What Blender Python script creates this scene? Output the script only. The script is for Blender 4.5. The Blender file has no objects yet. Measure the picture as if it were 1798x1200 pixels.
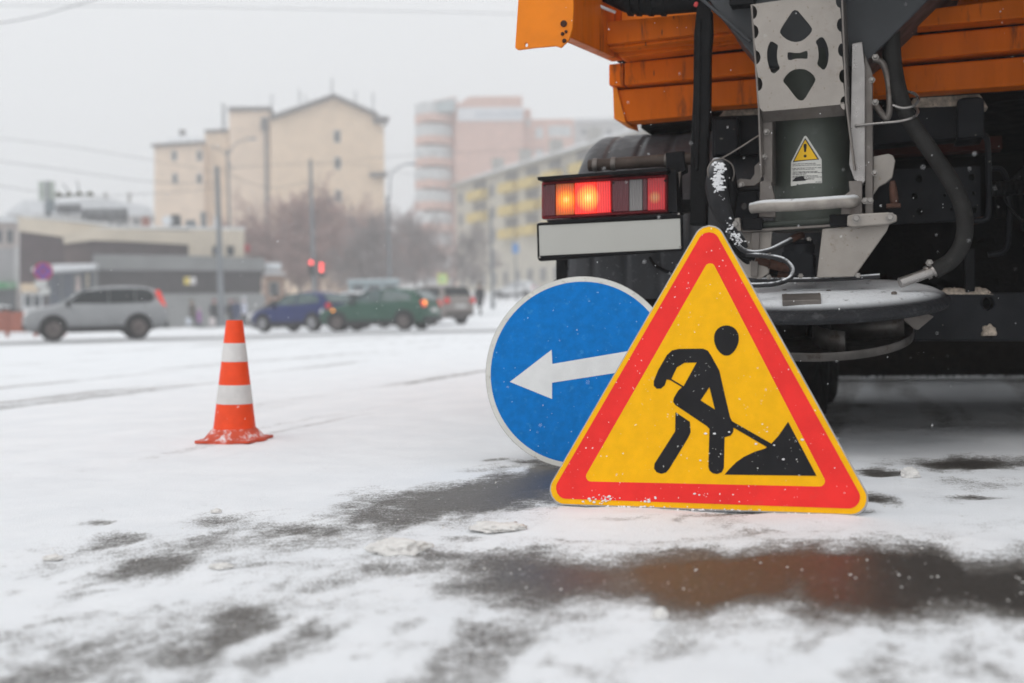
import bpy, bmesh, math, random
import numpy as np
from mathutils import Vector, Matrix, noise
from mathutils.geometry import tessellate_polygon

random.seed(7)
C = bpy.context.scene.collection
scene = bpy.context.scene
R = math.radians

# ---------------------------------------------------------------- camera
F = 1998.0                      # focal length in photo pixels (40 mm on 36 mm)
CAM = Vector((0, 0, 0.50))
PITCH, ROLL = math.atan(50 / F), R(1.4)
_r0, _u0 = Vector((1, 0, 0)), Vector((0, math.sin(PITCH), math.cos(PITCH)))
FWD = Vector((0, math.cos(PITCH), -math.sin(PITCH)))
RGT = math.cos(ROLL) * _r0 - math.sin(ROLL) * _u0
UPV = math.sin(ROLL) * _r0 + math.cos(ROLL) * _u0
cd = bpy.data.cameras.new("camera")
cam = bpy.data.objects.new("camera", cd)
C.objects.link(cam)
m = Matrix((RGT, UPV, -FWD)).transposed().to_4x4()
m.translation = CAM
cam.matrix_world = m
cd.lens = 40.0
cd.sensor_width = 36.0
cd.clip_start, cd.clip_end = 0.05, 3000
cd.dof.use_dof = True
cd.dof.focus_distance = 3.25
cd.dof.aperture_fstop = 1.9
cd.dof.aperture_blades = 9
scene.camera = cam

# ---------------------------------------------------------------- world, sun, exposure
SUN_EL, SUN_AZ = R(52), R(215)
w = bpy.data.worlds.new("World")
scene.world = w
w.use_nodes = True
nt = w.node_tree
nt.nodes.clear()
wo = nt.nodes.new("ShaderNodeOutputWorld")
bg = nt.nodes.new("ShaderNodeBackground")
sky = nt.nodes.new("ShaderNodeTexSky")
sky.sky_type = 'NISHITA'
sky.sun_disc = False
sky.sun_elevation, sky.sun_rotation = SUN_EL, SUN_AZ
hsv = nt.nodes.new("ShaderNodeHueSaturation")
hsv.inputs["Saturation"].default_value = 0.15
mx = nt.nodes.new("ShaderNodeMix")
mx.data_type = 'RGBA'
mx.inputs["Factor"].default_value = 0.9
mx.inputs[7].default_value = (8.25, 8.4, 8.6, 1)      # the even grey of the overcast
nt.links.new(sky.outputs[0], hsv.inputs["Color"])
nt.links.new(hsv.outputs[0], mx.inputs[6])
nt.links.new(mx.outputs[2], bg.inputs["Color"])
bg.inputs["Strength"].default_value = 0.119
nt.links.new(bg.outputs[0], wo.inputs["Surface"])

sl = bpy.data.lights.new("sun", 'SUN')
sl.energy = 0.7
sl.angle = R(35)
sl.color = (1.0, 0.97, 0.93)
so = bpy.data.objects.new("sun", sl)
C.objects.link(so)
_sd = Vector((math.sin(SUN_AZ) * math.cos(SUN_EL), math.cos(SUN_AZ) * math.cos(SUN_EL), math.sin(SUN_EL)))
so.rotation_euler = _sd.to_track_quat('Z', 'Y').to_euler()
so.location = (0, -5, 20)

scene.view_settings.view_transform = 'Standard'
scene.view_settings.look = 'None'
scene.view_settings.exposure = 0.0
scene.view_settings.gamma = 1.0
scene.cycles.volume_bounces = 1
scene.cycles.max_bounces = 8
scene.cycles.sample_clamp_indirect = 6
scene.cycles.use_denoising = True

# ---------------------------------------------------------------- picking real positions from sight lines
def ray(x, y):
    return FWD + RGT * ((x - 899) / F) + UPV * ((600 - y) / F)
def P(x, y, d):
    r = ray(x, y)
    return CAM + r * (d / r.y)
def G(x, y, z=0.0):
    r = ray(x, y)
    return CAM + r * ((z - CAM.z) / r.z)
def smooth(t, a=0.0, b=1.0):
    t = min(1, max(0, (t - a) / (b - a)))
    return t * t * (3 - 2 * t)
def gz(X, Y):                     # the street climbs gently in the distance, behind the parked truck
    if Y < 40: return 0.0
    k = smooth(X / Y, -0.17, -0.07)
    t = Y - 42
    r = 0.0 if t <= 0 else (0.0011 * t * t if t < 16 else 0.28 + (t - 16) * 0.036)
    return min(r, 7.5) * k

class Frame:
    """local axes: u to the right along the face, v away behind the face, z up"""
    def __init__(s, O, deg):
        s.O = Vector(O); s.th = R(deg)
        s.U = Vector((math.cos(s.th), -math.sin(s.th), 0)); s.V = Vector((math.sin(s.th), math.cos(s.th), 0))
    def loc(s, x, y, v=0.0):
        d = ray(x, y)
        t = (v - (CAM - s.O).dot(s.V)) / d.dot(s.V)
        p = CAM + d * t - s.O
        return Vector((p.dot(s.U), v, p.z))
    def root(s, name, label, cat, group=None):
        o = bpy.data.objects.new(name, None)
        C.objects.link(o)
        o.location = s.O
        o.rotation_euler = (0, 0, -s.th)
        o.empty_display_size = 0.2
        return tag(o, label, cat, group)

def tag(o, label=None, cat=None, group=None, kind=None):
    if label: o['label'] = label
    if cat: o['category'] = cat
    if group: o['group'] = group
    if kind: o['kind'] = kind
    return o
def empty(name, loc, rz, label, cat, group=None):
    o = bpy.data.objects.new(name, None)
    C.objects.link(o)
    o.location = loc
    o.rotation_euler = (0, 0, rz)
    o.empty_display_size = 0.2
    return tag(o, label, cat, group)
def copy_tree(o, parent=None):
    c = o.copy()
    C.objects.link(c)
    if parent is not None:
        c.parent = parent
    for ch in list(o.children):
        copy_tree(ch, c)
    return c

# ---------------------------------------------------------------- materials
MATS = {}
def M(name, col, rough=0.6, metal=0.0, var=0.18, scale=6.0, bump=0.0, bscale=80.0, dirt=None, flecks=None, snow=None,
      spec=0.2, coat=0.0, stretch=(1, 1, 1), emit=None, alpha=None):
    if name in MATS: return MATS[name]
    m = bpy.data.materials.new(name)
    m.use_nodes = True
    t = m.node_tree
    N, L = t.nodes, t.links
    b = N["Principled BSDF"]
    tc = N.new("ShaderNodeTexCoord")
    mp = N.new("ShaderNodeMapping")
    mp.inputs["Scale"].default_value = stretch
    L.new(tc.outputs["Object"], mp.inputs["Vector"])
    def nz(sc, det=4.0, ro=0.6):
        n = N.new("ShaderNodeTexNoise")
        n.inputs["Scale"].default_value = sc
        n.inputs["Detail"].default_value = det
        n.inputs["Roughness"].default_value = ro
        L.new(mp.outputs[0], n.inputs["Vector"])
        return n.outputs["Fac"]
    def rng(src, a, b_, lo=0.0, hi=1.0):
        r = N.new("ShaderNodeMapRange")
        r.interpolation_type = 'SMOOTHSTEP'
        for i, v in zip((1, 2, 3, 4), (a, b_, lo, hi)): r.inputs[i].default_value = v
        L.new(src, r.inputs[0])
        return r.outputs[0]
    def mix(fac, a, c):
        x = N.new("ShaderNodeMix")
        x.data_type = 'RGBA'
        L.new(fac, x.inputs[0])
        for s, i in ((a, 6), (c, 7)):
            if hasattr(s, "links"): L.new(s, x.inputs[i])
            else: x.inputs[i].default_value = (*s, 1)
        return x.outputs[2]
    c0 = tuple(max(0, k * (1 - var)) for k in col)
    c1 = tuple(min(1, k * (1 + var)) for k in col)
    n0 = nz(scale, 6)
    out = mix(rng(n0, 0.3, 0.7), c0, c1)
    rsrc = rng(nz(scale * 2.3), 0.25, 0.75, max(0.03, rough - 0.12), min(1, rough + 0.12))
    if dirt:                                   # (colour, threshold, scale)
        out = mix(rng(nz(dirt[2], 6, 0.7), dirt[1], dirt[1] + 0.18), out, dirt[0])
    if flecks:                                 # (colour, threshold, scale)
        out = mix(rng(nz(flecks[2], 1, 0.5), flecks[1], flecks[1] + 0.05), out, flecks[0])
    if snow:                                   # (amount 0..1, scale): snow lying on faces turned up
        g = N.new("ShaderNodeNewGeometry")
        sx = N.new("ShaderNodeSeparateXYZ")
        L.new(g.outputs["Normal"], sx.inputs[0])
        up = rng(sx.outputs[2], *(snow[2:4] if len(snow) > 2 else (0.25, 0.85)))
        k = N.new("ShaderNodeMath"); k.operation = 'MULTIPLY'
        L.new(up, k.inputs[0])
        L.new(rng(nz(snow[1], 6, 0.7), 0.62 - 0.45 * snow[0], 0.74 - 0.40 * snow[0]), k.inputs[1])
        out = mix(k.outputs[0], out, (0.86, 0.88, 0.90))
    L.new(out, b.inputs["Base Color"])
    L.new(rsrc, b.inputs["Roughness"])
    b.inputs["Metallic"].default_value = metal
    b.inputs["Specular IOR Level"].default_value = spec
    if coat: b.inputs["Coat Weight"].default_value = coat
    if bump:
        bn = N.new("ShaderNodeBump")
        bn.inputs["Strength"].default_value = bump
        bn.inputs["Distance"].default_value = 0.01
        L.new(nz(bscale, 5, 0.6), bn.inputs["Height"])
        L.new(bn.outputs[0], b.inputs["Normal"])
    if emit:
        b.inputs["Emission Color"].default_value = (*emit[0], 1)
        b.inputs["Emission Strength"].default_value = emit[1]
    MATS[name] = m
    return m

SNOW = (0.86, 0.88, 0.90)
GRIT = (0.30, 0.25, 0.19)

# ---------------------------------------------------------------- mesh building
def catmull(pts, n=8):
    pts = [Vector(p) for p in pts]
    q = [pts[0] * 2 - pts[1]] + pts + [pts[-1] * 2 - pts[-2]]
    out = []
    for i in range(1, len(q) - 2):
        a, b, c, d = q[i - 1:i + 3]
        for k in range(n):
            t = k / n
            out.append(0.5 * (2 * b + (c - a) * t + (2 * a - 5 * b + 4 * c - d) * t * t + (3 * b - a - 3 * c + d) * t ** 3))
    out.append(pts[-1])
    return out

class B:
    def __init__(s): s.bm = bmesh.new()
    def face(s, pts):
        return s.bm.faces.new([s.bm.verts.new(p) for p in pts])
    def prism(s, outer, off, holes=()):
        off = Vector(off)
        loops = [[Vector(p) for p in outer]] + [[Vector(p) for p in h] for h in holes]
        tris = tessellate_polygon(loops)
        flat = [p for l in loops for p in l]
        f = [s.bm.verts.new(p) for p in flat]
        k = [s.bm.verts.new(p + off) for p in flat]
        for t in tris:
            try:
                s.bm.faces.new([f[i] for i in t]); s.bm.faces.new([k[i] for i in reversed(t)])
            except ValueError: pass
        i0 = 0
        for l in loops:
            n = len(l)
            for i in range(n):
                a, b = i0 + i, i0 + (i + 1) % n
                try: s.bm.faces.new([f[a], f[b], k[b], k[a]])
                except ValueError: pass
            i0 += n
        return s
    def box(s, c, size, mat=None):
        c = Vector(c); x, y, z = (k / 2 for k in size)
        v = []
        for dx, dy, dz in ((-x, -y, -z), (x, -y, -z), (x, y, -z), (-x, y, -z), (-x, -y, z), (x, -y, z), (x, y, z), (-x, y, z)):
            p = Vector((dx, dy, dz))
            if mat is not None: p = mat @ p
            v.append(s.bm.verts.new(c + p))
        for f in ((3, 2, 1, 0), (4, 5, 6, 7), (0, 1, 5, 4), (1, 2, 6, 5), (2, 3, 7, 6), (3, 0, 4, 7)):
            s.bm.faces.new([v[i] for i in f])
        return s
    def tube(s, pts, r, n=10, cap=True):
        pts = [Vector(p) for p in pts]
        rs = r if isinstance(r, (list, tuple)) else [r] * len(pts)
        rings, up = [], None
        for i, p in enumerate(pts):
            t = (pts[min(i + 1, len(pts) - 1)] - pts[max(i - 1, 0)]).normalized()
            if up is None:
                up = Vector((0, 0, 1)) if abs(t.z) < 0.9 else Vector((1, 0, 0))
            a = (up - t * up.dot(t))
            if a.length < 1e-6: a = t.orthogonal()
            a.normalize(); up = a
            b = t.cross(a)
            rings.append([s.bm.verts.new(p + (a * math.cos(2 * math.pi * k / n) + b * math.sin(2 * math.pi * k / n)) * rs[i]) for k in range(n)])
        for i in range(len(rings) - 1):
            for k in range(n):
                s.bm.faces.new([rings[i][k], rings[i][(k + 1) % n], rings[i + 1][(k + 1) % n], rings[i + 1][k]])
        if cap:
            s.bm.faces.new(list(reversed(rings[0]))); s.bm.faces.new(rings[-1])
        return s
    def lathe(s, prof, c=(0, 0, 0), mat=None, n=32, close=False):
        c = Vector(c); rings = []
        for r, z in prof:
            ring = []
            for k in range(n):
                a = 2 * math.pi * k / n
                p = Vector((r * math.cos(a), r * math.sin(a), z))
                if mat is not None: p = mat @ p
                ring.append(s.bm.verts.new(c + p))
            rings.append(ring)
        m_ = len(rings)
        for i in range(m_ if close else m_ - 1):
            j = (i + 1) % m_
            for k in range(n):
                s.bm.faces.new([rings[i][k], rings[i][(k + 1) % n], rings[j][(k + 1) % n], rings[j][k]])
        if not close:
            s.bm.faces.new(list(reversed(rings[0]))); s.bm.faces.new(rings[-1])
        return s
    def build(s, name, mat, parent=None, sm=None, bevel=0.0, seg=2, sub=0):
        bmesh.ops.remove_doubles(s.bm, verts=s.bm.verts, dist=1e-6)
        bmesh.ops.recalc_face_normals(s.bm, faces=s.bm.faces)
        me = bpy.data.meshes.new(name)
        s.bm.to_mesh(me); s.bm.free()
        o = bpy.data.objects.new(name, me)
        C.objects.link(o)
        for x in (mat if isinstance(mat, (list, tuple)) else [mat]): me.materials.append(x)
        if parent is not None: o.parent = parent
        if sm is not None:
            me.shade_smooth()
            if sm < 180: me.set_sharp_from_angle(angle=R(sm))
        if bevel:
            bv = o.modifiers.new("bevel", 'BEVEL')
            bv.width = bevel; bv.segments = seg; bv.limit_method = 'ANGLE'; bv.angle_limit = R(35)
        if sub:
            ss = o.modifiers.new("subsurf", 'SUBSURF')
            ss.levels = ss.render_levels = sub
        return o
    
def text_mesh(name, body, size, mat, parent, loc, rot=(0, 0, 0), depth=0.01, align='LEFT', sx=1.0):
    cu = bpy.data.curves.new(name, 'FONT')
    cu.body = body; cu.size = size; cu.extrude = depth; cu.align_x = align
    t = bpy.data.objects.new(name + "_curve", cu)
    C.objects.link(t)
    bpy.context.view_layer.update()
    me = bpy.data.meshes.new_from_object(t)
    bpy.data.objects.remove(t)
    o = bpy.data.objects.new(name, me)
    me.materials.clear(); me.materials.append(mat)
    C.objects.link(o)
    o.parent = parent
    o.location = loc; o.rotation_euler = rot; o.scale = (sx, 1, 1)
    return o
def lump(b, c, size, seed, sub=3, rough=0.5, fine=0.0):
    r = bmesh.ops.create_icosphere(b.bm, subdivisions=sub, radius=1.0)
    for v in r['verts']:
        n = v.co.normalized()
        k = 1 + rough * noise.fractal(n * 1.6 + Vector((seed * 3.1, seed, 0)), 0.8, 2.0, 5) + fine * noise.fractal(n * 5 + Vector((seed, 2, 1)), 0.7, 2.0, 4)
        p = n * k
        v.co = Vector(c) + Vector((p.x * size[0], p.y * size[1], max(p.z, -0.35) * size[2]))
    return b
# ================================================================ GROUND: snow over wet asphalt
TRK = Frame((P(1070, 418, 4.0).x, 4.0, 0), 18.4)      # the truck's own axes

def grow(a, b, s0, k):
    out, x, s = [], a, s0
    while x < b:
        out.append(x); x += s; s *= k
    out.append(b)
    return out
ys = list(np.arange(0.9, 5.0, 0.02)) + grow(5.0, 560, 0.024, 1.045)
ys = [-50, -20, -8, -3, -1, 0, 0.5] + ys
xr = grow(2.6, 560, 0.03, 1.09); xl = grow(2.0, 560, 0.03, 1.09)
xs = [-x for x in reversed(xl)] + list(np.arange(-1.98, 2.59, 0.02)) + xr

# bare or thinly covered patches: (photo x, y, half width, half height, strength) turned into ellipses lying on the ground
_bl = [(940, 1026, 260, 58, 1.0), (1230, 1024, 320, 74, 1.25), (1560, 1026, 320, 78, 1.3), (1850, 1036, 220, 80, 1.3),
       (1480, 985, 330, 26, 1.1), (1700, 1075, 160, 30, .75), (1560, 1100, 160, 18, .55), (1420, 1098, 120, 14, .45),
       (650, 1010, 130, 24, .66), (740, 990, 90, 16, .7), (560, 1030, 90, 20, .5),
       (900, 862, 110, 30, 1.05), (800, 878, 180, 28, 1.0), (690, 905, 170, 32, .84), (560, 928, 150, 28, .72), (960, 850, 70, 30, 1.1),
       (290, 984, 120, 26, .84), (205, 942, 80, 14, .60), (395, 905, 60, 8, .62), (390, 912, 110, 14, .45), (190, 912, 40, 7, .6),
       (440, 990, 60, 10, .55), (810, 950, 60, 10, .55), (590, 960, 120, 16, .4),
       (415, 1112, 80, 54, .82), (330, 1165, 130, 44, .74), (300, 1090, 100, 22, .42), (70, 1130, 110, 40, .42), (120, 1075, 130, 24, .36),
       (1080, 905, 120, 5, .5), (1400, 900, 150, 8, .85), (1545, 878, 42, 20, .95), (1540, 830, 60, 8, .9), (1700, 812, 150, 15, .98),
       (1730, 880, 55, 7, .75), (1500, 905, 60, 8, .7), (1320, 935, 60, 6, .5),
       (1640, 752, 300, 14, .36), (1500, 712, 50, 6, .5),
       (520, 945, 300, 46, .46), (250, 965, 200, 40, .44), (760, 905, 220, 40, .50), (640, 1000, 260, 40, .44), (420, 1070, 180, 46, .40), (880, 985, 160, 24, .55), (820, 1050, 160, 40, .50),
       (620, 1090, 200, 30, .28), (180, 1120, 200, 60, .30), (330, 1130, 160, 60, .40), (1350, 1110, 420, 26, .44), (1000, 1100, 200, 20, .44), (1150, 945, 300, 10, .40), (1700, 850, 120, 20, .40), (880, 830, 90, 12, .48),
       (870, 812, 50, 5, .55), (940, 818, 60, 6, .8), (1700, 1115, 120, 24, .45), (1050, 1120, 260, 26, .32), (1300, 1150, 200, 24, .28)]
BLOBS = []
for px, py, rx, ry, st in _bl:
    g = G(px, py)
    a, b_ = G(px, py - ry).y, G(px, py + ry).y
    BLOBS.append((g.x, (a + b_) / 2, rx * g.y / F, max(0.02, (a - b_) / 2), st))

def bare_at(x, y):
    v = 0.0
    u = x * TRK.U.x + y * TRK.U.y
    s = x * TRK.V.x + y * TRK.V.y
    fn = noise.fractal((u * 8, s * 2.6, 2.2), 0.65, 2.1, 6)
    wx = x + 0.10 * noise.noise((x * 2.2, y * 1.6, 3.1)) + 0.03 * noise.noise((x * 9, y * 7, 1.7))
    wy = y + 0.14 * noise.noise((x * 2.0, y * 1.5, 8.4)) + 0.04 * noise.noise((x * 8, y * 7, 5.2))
    for cx, cy, ax, ay, st in BLOBS:
        dx, dy = (wx - cx) / ax, (wy - cy) / ay
        q = dx * dx + dy * dy
        if q < 2.4:
            v = max(v, st * smooth(1.50 - math.sqrt(q) + (0.24 if st > .95 else 0.42) * fn, 0.0, 1.30))
    # tyre tracks run the way the truck does; packed snow is thinner in them
    if y > 3.0:
        k = noise.fractal((u * 2.6, s * 0.16, 0.5), 0.9, 2.0, 4)
        v = max(v, 0.40 * smooth(k, -0.02, 0.62) * smooth(y, 3.0, 5.0) * 1.25)
    if y < 3.4:
        k = noise.fractal((u * 5.0, s * 1.5, 4.5), 0.7, 2.1, 5)
        k2 = noise.fractal((u * 11, s * 6, 9.5), 0.7, 2.1, 4)
        v = max(v, 0.46 * smooth(k2, -0.15, 0.6) * (1 - smooth(y, 2.2, 3.0)), 0.58 * smooth(k, -0.10, 0.75) * (1 - smooth(y, 2.6, 3.4)) * (1 - 0.35 * smooth(x, 0.2, 0.9)))
    return v
def slush_at(x, y):               # the driven lanes far off, where traffic has turned the snow grey
    u = y - 0.10 * x
    k = smooth(u, 27.0, 30.0) * (1 - smooth(u, 36.0, 40.0))
    return k * (0.62 + 0.35 * noise.fractal((x * 0.05, u * 0.9, 2.2), 0.9, 2.0, 3))

CONE = G(412, 776)
nx, ny = len(xs), len(ys)
co = np.zeros((ny, nx, 3), dtype=np.float32)
bare = np.zeros((ny, nx), dtype=np.float32)
slush = np.zeros((ny, nx), dtype=np.float32)
for j, y in enumerate(ys):
    for i, x in enumerate(xs):
        z = gz(x, y) if y > 40 else 0.0
        if 0.8 < y < 30 and -16 < x < 16:
            if abs(x) < y * 0.62 + 1.0:
                bv = bare_at(x, y); bare[j, i] = bv
                if y < 10:
                    z += -0.003 + 0.006 * (1 - smooth(bv, 0.25, 0.75)) * (0.65 + 0.8 * noise.fractal((x * 5, y * 5, 0), 0.8, 2.0, 4)) \
                         + 0.007 * noise.noise((x * 0.9, y * 0.9, 7)) * smooth(y, 4, 6)
        rc_ = math.hypot(x - CONE.x, y - CONE.y)
        if 0.09 < rc_ < 0.26: z += 0.004 * (0.8 + noise.noise((x * 14, y * 14, 3))) * smooth(rc_, 0.09, 0.13) * (1 - smooth(rc_, 0.16, 0.26))
        if 20 < y < 60: slush[j, i] = slush_at(x, y)
        co[j, i] = (x, y, z)
idx = np.arange(nx * ny).reshape(ny, nx)
quads = np.stack([idx[:-1, :-1], idx[:-1, 1:], idx[1:, 1:], idx[1:, :-1]], -1).reshape(-1, 4)
gm = bpy.data.meshes.new("ground")
gm.vertices.add(nx * ny); gm.vertices.foreach_set("co", co.ravel())
gm.loops.add(quads.size); gm.loops.foreach_set("vertex_index", quads.ravel().astype(np.int32))
gm.polygons.add(len(quads)); gm.polygons.foreach_set("loop_start", np.arange(0, quads.size, 4, dtype=np.int32))
gm.update(calc_edges=True)
for nm, arr in (("bare", bare), ("slush", slush)):
    a = gm.attributes.new(nm, 'FLOAT', 'POINT'); a.data.foreach_set("value", arr.ravel())
gm.shade_smooth()
ground = bpy.data.objects.new("ground", gm); C.objects.link(ground)
tag(ground, kind='structure')

def ground_material():
    m = bpy.data.materials.new("snowy_asphalt"); m.use_nodes = True
    t = m.node_tree; N, L = t.nodes, t.links
    b = N["Principled BSDF"]
    tc = N.new("ShaderNodeTexCoord")
    def at(n):
        a = N.new("ShaderNodeAttribute"); a.attribute_name = n; return a.outputs["Fac"]
    def nz(sc, det=5, ro=0.6, st=(1, 1, 1)):
        mp = N.new("ShaderNodeMapping"); mp.inputs["Scale"].default_value = st
        L.new(tc.outputs["Object"], mp.inputs["Vector"])
        n = N.new("ShaderNodeTexNoise"); n.inputs["Scale"].default_value = sc
        n.inputs["Detail"].default_value = det; n.inputs["Roughness"].default_value = ro
        L.new(mp.outputs[0], n.inputs["Vector"]); return n.outputs["Fac"]
    def mth(op, a, c):
        k = N.new("ShaderNodeMath"); k.operation = op
        for s, i in ((a, 0), (c, 1)):
            if hasattr(s, "links"): L.new(s, k.inputs[i])
            else: k.inputs[i].default_value = s
        return k.outputs[0]
    def rng(src, a, b_, lo=0.0, hi=1.0):
        r = N.new("ShaderNodeMapRange"); r.interpolation_type = 'SMOOTHSTEP'
        for i, v in zip((1, 2, 3, 4), (a, b_, lo, hi)): r.inputs[i].default_value = v
        L.new(src, r.inputs[0]); return r.outputs[0]
    def mix(fac, a, c):
        x = N.new("ShaderNodeMix"); x.data_type = 'RGBA'; L.new(fac, x.inputs[0])
        for s, i in ((a, 6), (c, 7)):
            if hasattr(s, "links"): L.new(s, x.inputs[i])
            else: x.inputs[i].default_value = (*s, 1)
        return x.outputs[2]
    ba = at("bare")
    n1, n2, n3 = nz(9, 6, 0.68), nz(38, 6, 0.75), nz(190, 3, 0.6)
    e = mth('ADD', ba, mth('ADD', mth('MULTIPLY', mth('SUBTRACT', n1, 0.5), 0.70),
            mth('ADD', mth('MULTIPLY', mth('SUBTRACT', n2, 0.5), 0.80), mth('MULTIPLY', mth('SUBTRACT', n3, 0.5), 1.05))))
    wet = rng(ba, 0.72, 1.15)
    cover = rng(e, 0.36, 0.84)                    # 0 snow .. 1 bare
    thin = rng(e, 0.22, 0.60)
    aspc = mix(rng(nz(230, 2, 0.6), 0.35, 0.7), (0.042, 0.038, 0.034), (0.185, 0.170, 0.153))
    aspc = mix(rng(nz(60, 2, 0.5), 0.66, 0.74, 0, 0.8), aspc, (0.5, 0.5, 0.5))       # crumbs of snow and grit
    aspc = mix(rng(wet, 0, 1, 0, 0.62), aspc, (0.020, 0.016, 0.014))
    snowc = mix(rng(nz(3.0, 5), 0.3, 0.7), (0.86, 0.88, 0.905), (0.915, 0.93, 0.95))
    snowc = mix(mth('MULTIPLY', thin, 0.60), snowc, (0.46, 0.45, 0.435))
    sl = at("slush")
    snowc = mix(rng(mth('ADD', sl, mth('MULTIPLY', mth('SUBTRACT', nz(1.2, 5), 0.5), 0.3)), 0.15, 0.9), snowc, (0.33, 0.33, 0.335))
    L.new(mix(cover, snowc, aspc), b.inputs["Base Color"])
    ra = mix(wet, (0.50, 0.50, 0.50), (0.32, 0.32, 0.32))
    rr = mix(cover, (0.72, 0.72, 0.72), ra)
    sp = N.new("ShaderNodeSeparateColor"); L.new(rr, sp.inputs[0])
    L.new(sp.outputs[0], b.inputs["Roughness"])
    L.new(mth('SUBTRACT', 0.5, mth('MULTIPLY', mth('SUBTRACT', 1.0, cover), 0.35)), b.inputs["Specular IOR Level"])
    bn = N.new("ShaderNodeBump"); bn.inputs["Distance"].default_value = 0.006
    L.new(rng(wet, 0, 1, 0.7, 0.55), bn.inputs["Strength"])
    hgt = mth('ADD', mth('MULTIPLY', mth('SUBTRACT', 1.0, cover), 0.8), mth('ADD', mth('MULTIPLY', n2, 0.8), mth('MULTIPLY', nz(260, 3), 0.75)))
    L.new(hgt, bn.inputs["Height"]); L.new(bn.outputs[0], b.inputs["Normal"])
    return m
gm.materials.append(ground_material())

# loose crumbs of snow and grit that the plough left: uncountable, one object
cb = B()
rnd = random.Random(5)
for _ in range(1500):
    px = rnd.uniform(-60, 1860); py = 640 + 560 * rnd.random() ** 0.8
    g = G(px, py)
    bv = bare_at(g.x, g.y)
    if rnd.random() > 0.12 + 0.9 * bv or g.y < 1.5: continue
    s = rnd.choice((0.0005, 0.0007, 0.0009, 0.0012, 0.0022)) * (1 if g.y < 5 else 1.6)
    r = bmesh.ops.create_icosphere(cb.bm, subdivisions=1, radius=s)
    k = Vector((rnd.uniform(.8, 1.5), rnd.uniform(.8, 1.5), rnd.uniform(.6, 1)))
    for v in r['verts']:
        v.co = Vector((v.co.x * k.x, v.co.y * k.y, v.co.z * k.z)) * (1 + 0.25 * rnd.uniform(-1, 1)) + g + Vector((0, 0, s * 0.5))
o = cb.build("snow_crumbs", M("crumb", (0.72, 0.70, 0.67), 0.8, var=0.3, scale=40), sm=180)
tag(o, "loose crumbs of snow and grit scattered over the wet asphalt", "snow crumbs", kind='stuff')

clod_m = M("snow_clod", (0.82, 0.80, 0.77), 0.85, var=0.10, scale=30, bump=0.5, bscale=140, dirt=((0.50, 0.42, 0.34), 0.60, 26))
for i, (px, py, sx, sy, sz, lb) in enumerate((
        (698, 968, .060, .045, .020, "long flat dirty snow clod at the edge of the puddle, biggest in the snow"),
        (872, 930, .062, .05, .010, "low smeared ridge of brownish snow left of the triangular sign's corner"),
        (1598, 840, .024, .022, .022, "gritty white snow lump lying under the rear of the truck"),
        (1159, 1088, .013, .012, .012, "round white snow pellet on the near rim of the puddle"),
        (388, 1000, .022, .016, .007, "small dirty snow clod between two grey bare patches"),
        (93, 984, .020, .015, .007, "small pinkish snow clod alone on the snow near the left edge"),
        (380, 902, .014, .010, .007, "tiny brown snow clod beside a thin dark streak of asphalt"))):
    g = G(px, py)
    b = B(); lump(b, (0, 0, 0), (sx, sy, sz), i + 2, sub=4, rough=0.34, fine=0.16)
    o = b.build("snow_clod", clod_m, sm=180)
    o.location = (g.x, g.y, 0.003 + sz * (0.12 if sx > .04 else 0.25))
    tag(o, lb, "snow clod")

# ================================================================ THE TWO ROAD SIGNS
SYEL = M("sign_yellow", (0.93, 0.47, 0.002), 0.42, spec=0.12, var=0.05, scale=22, flecks=((0.85, 0.80, 0.60), 0.75, 150), dirt=((0.80, 0.42, 0.02), 0.62, 14))
SRED = M("sign_red", (0.86, 0.034, 0.030), 0.42, spec=0.12, var=0.07, scale=10, flecks=((0.86, 0.70, 0.68), 0.738, 130), dirt=((0.80, 0.055, 0.045), 0.60, 12))
SBLK = M("sign_black", (0.013, 0.013, 0.015), 0.42, var=0.2, scale=10, spec=0.15, flecks=((0.6, 0.6, 0.58), 0.738, 130))
SBLU = M("sign_blue", (0.001, 0.170, 0.53), 0.42, spec=0.08, var=0.11, scale=30, dirt=((0.03, 0.24, 0.57), 0.55, 34), flecks=((0.40, 0.55, 0.70), 0.75, 110))
SWHT = M("sign_white", (0.66, 0.65, 0.61), 0.5, var=0.06, scale=14, dirt=((0.33, 0.29, 0.24), 0.55, 26))
STEEL = M("sign_steel", (0.42, 0.41, 0.39), 0.45, metal=0.7, var=0.15, scale=20, dirt=((0.22, 0.16, 0.11), 0.60, 30))

class Plane:
    """a sign's face: base line through O with heading yaw, leaning back by lean"""
    def __init__(s, O, yaw, lean):
        s.O = Vector(O)
        s.e1 = Vector((math.cos(yaw), -math.sin(yaw), 0)); back = Vector((math.sin(yaw), math.cos(yaw), 0))
        s.e2 = Vector((0, 0, math.cos(lean))) + back * math.sin(lean)
        s.n = s.e2.cross(s.e1).normalized()            # pointing away, behind the face
        if s.n.y < 0: s.n = -s.n
        s.M = Matrix((s.e1, s.n, s.e2)).transposed().to_4x4(); s.M.translation = s.O
    def xy(s, x, y, off=0.0):
        d = ray(x, y)
        t = (s.O - CAM).dot(s.n) / d.dot(s.n)
        p = CAM + d * t - s.O
        return Vector((p.dot(s.e1), off, p.dot(s.e2)))
def rounded(pts, r, n=8):
    out = []
    m_ = len(pts)
    for i in range(m_):
        a, p, c = pts[i - 1], pts[i], pts[(i + 1) % m_]
        u, v = (a - p).normalized(), (c - p).normalized()
        ang = u.angle(v)
        d = r / math.tan(ang / 2)
        cen = p + (u + v).normalized() * (r / math.sin(ang / 2))
        s0, s1 = p + u * d - cen, p + v * d - cen
        for k in range(n + 1):
            q = s0.lerp(s1, k / n)
            out.append(cen + q.normalized() * r)
    return out
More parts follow.
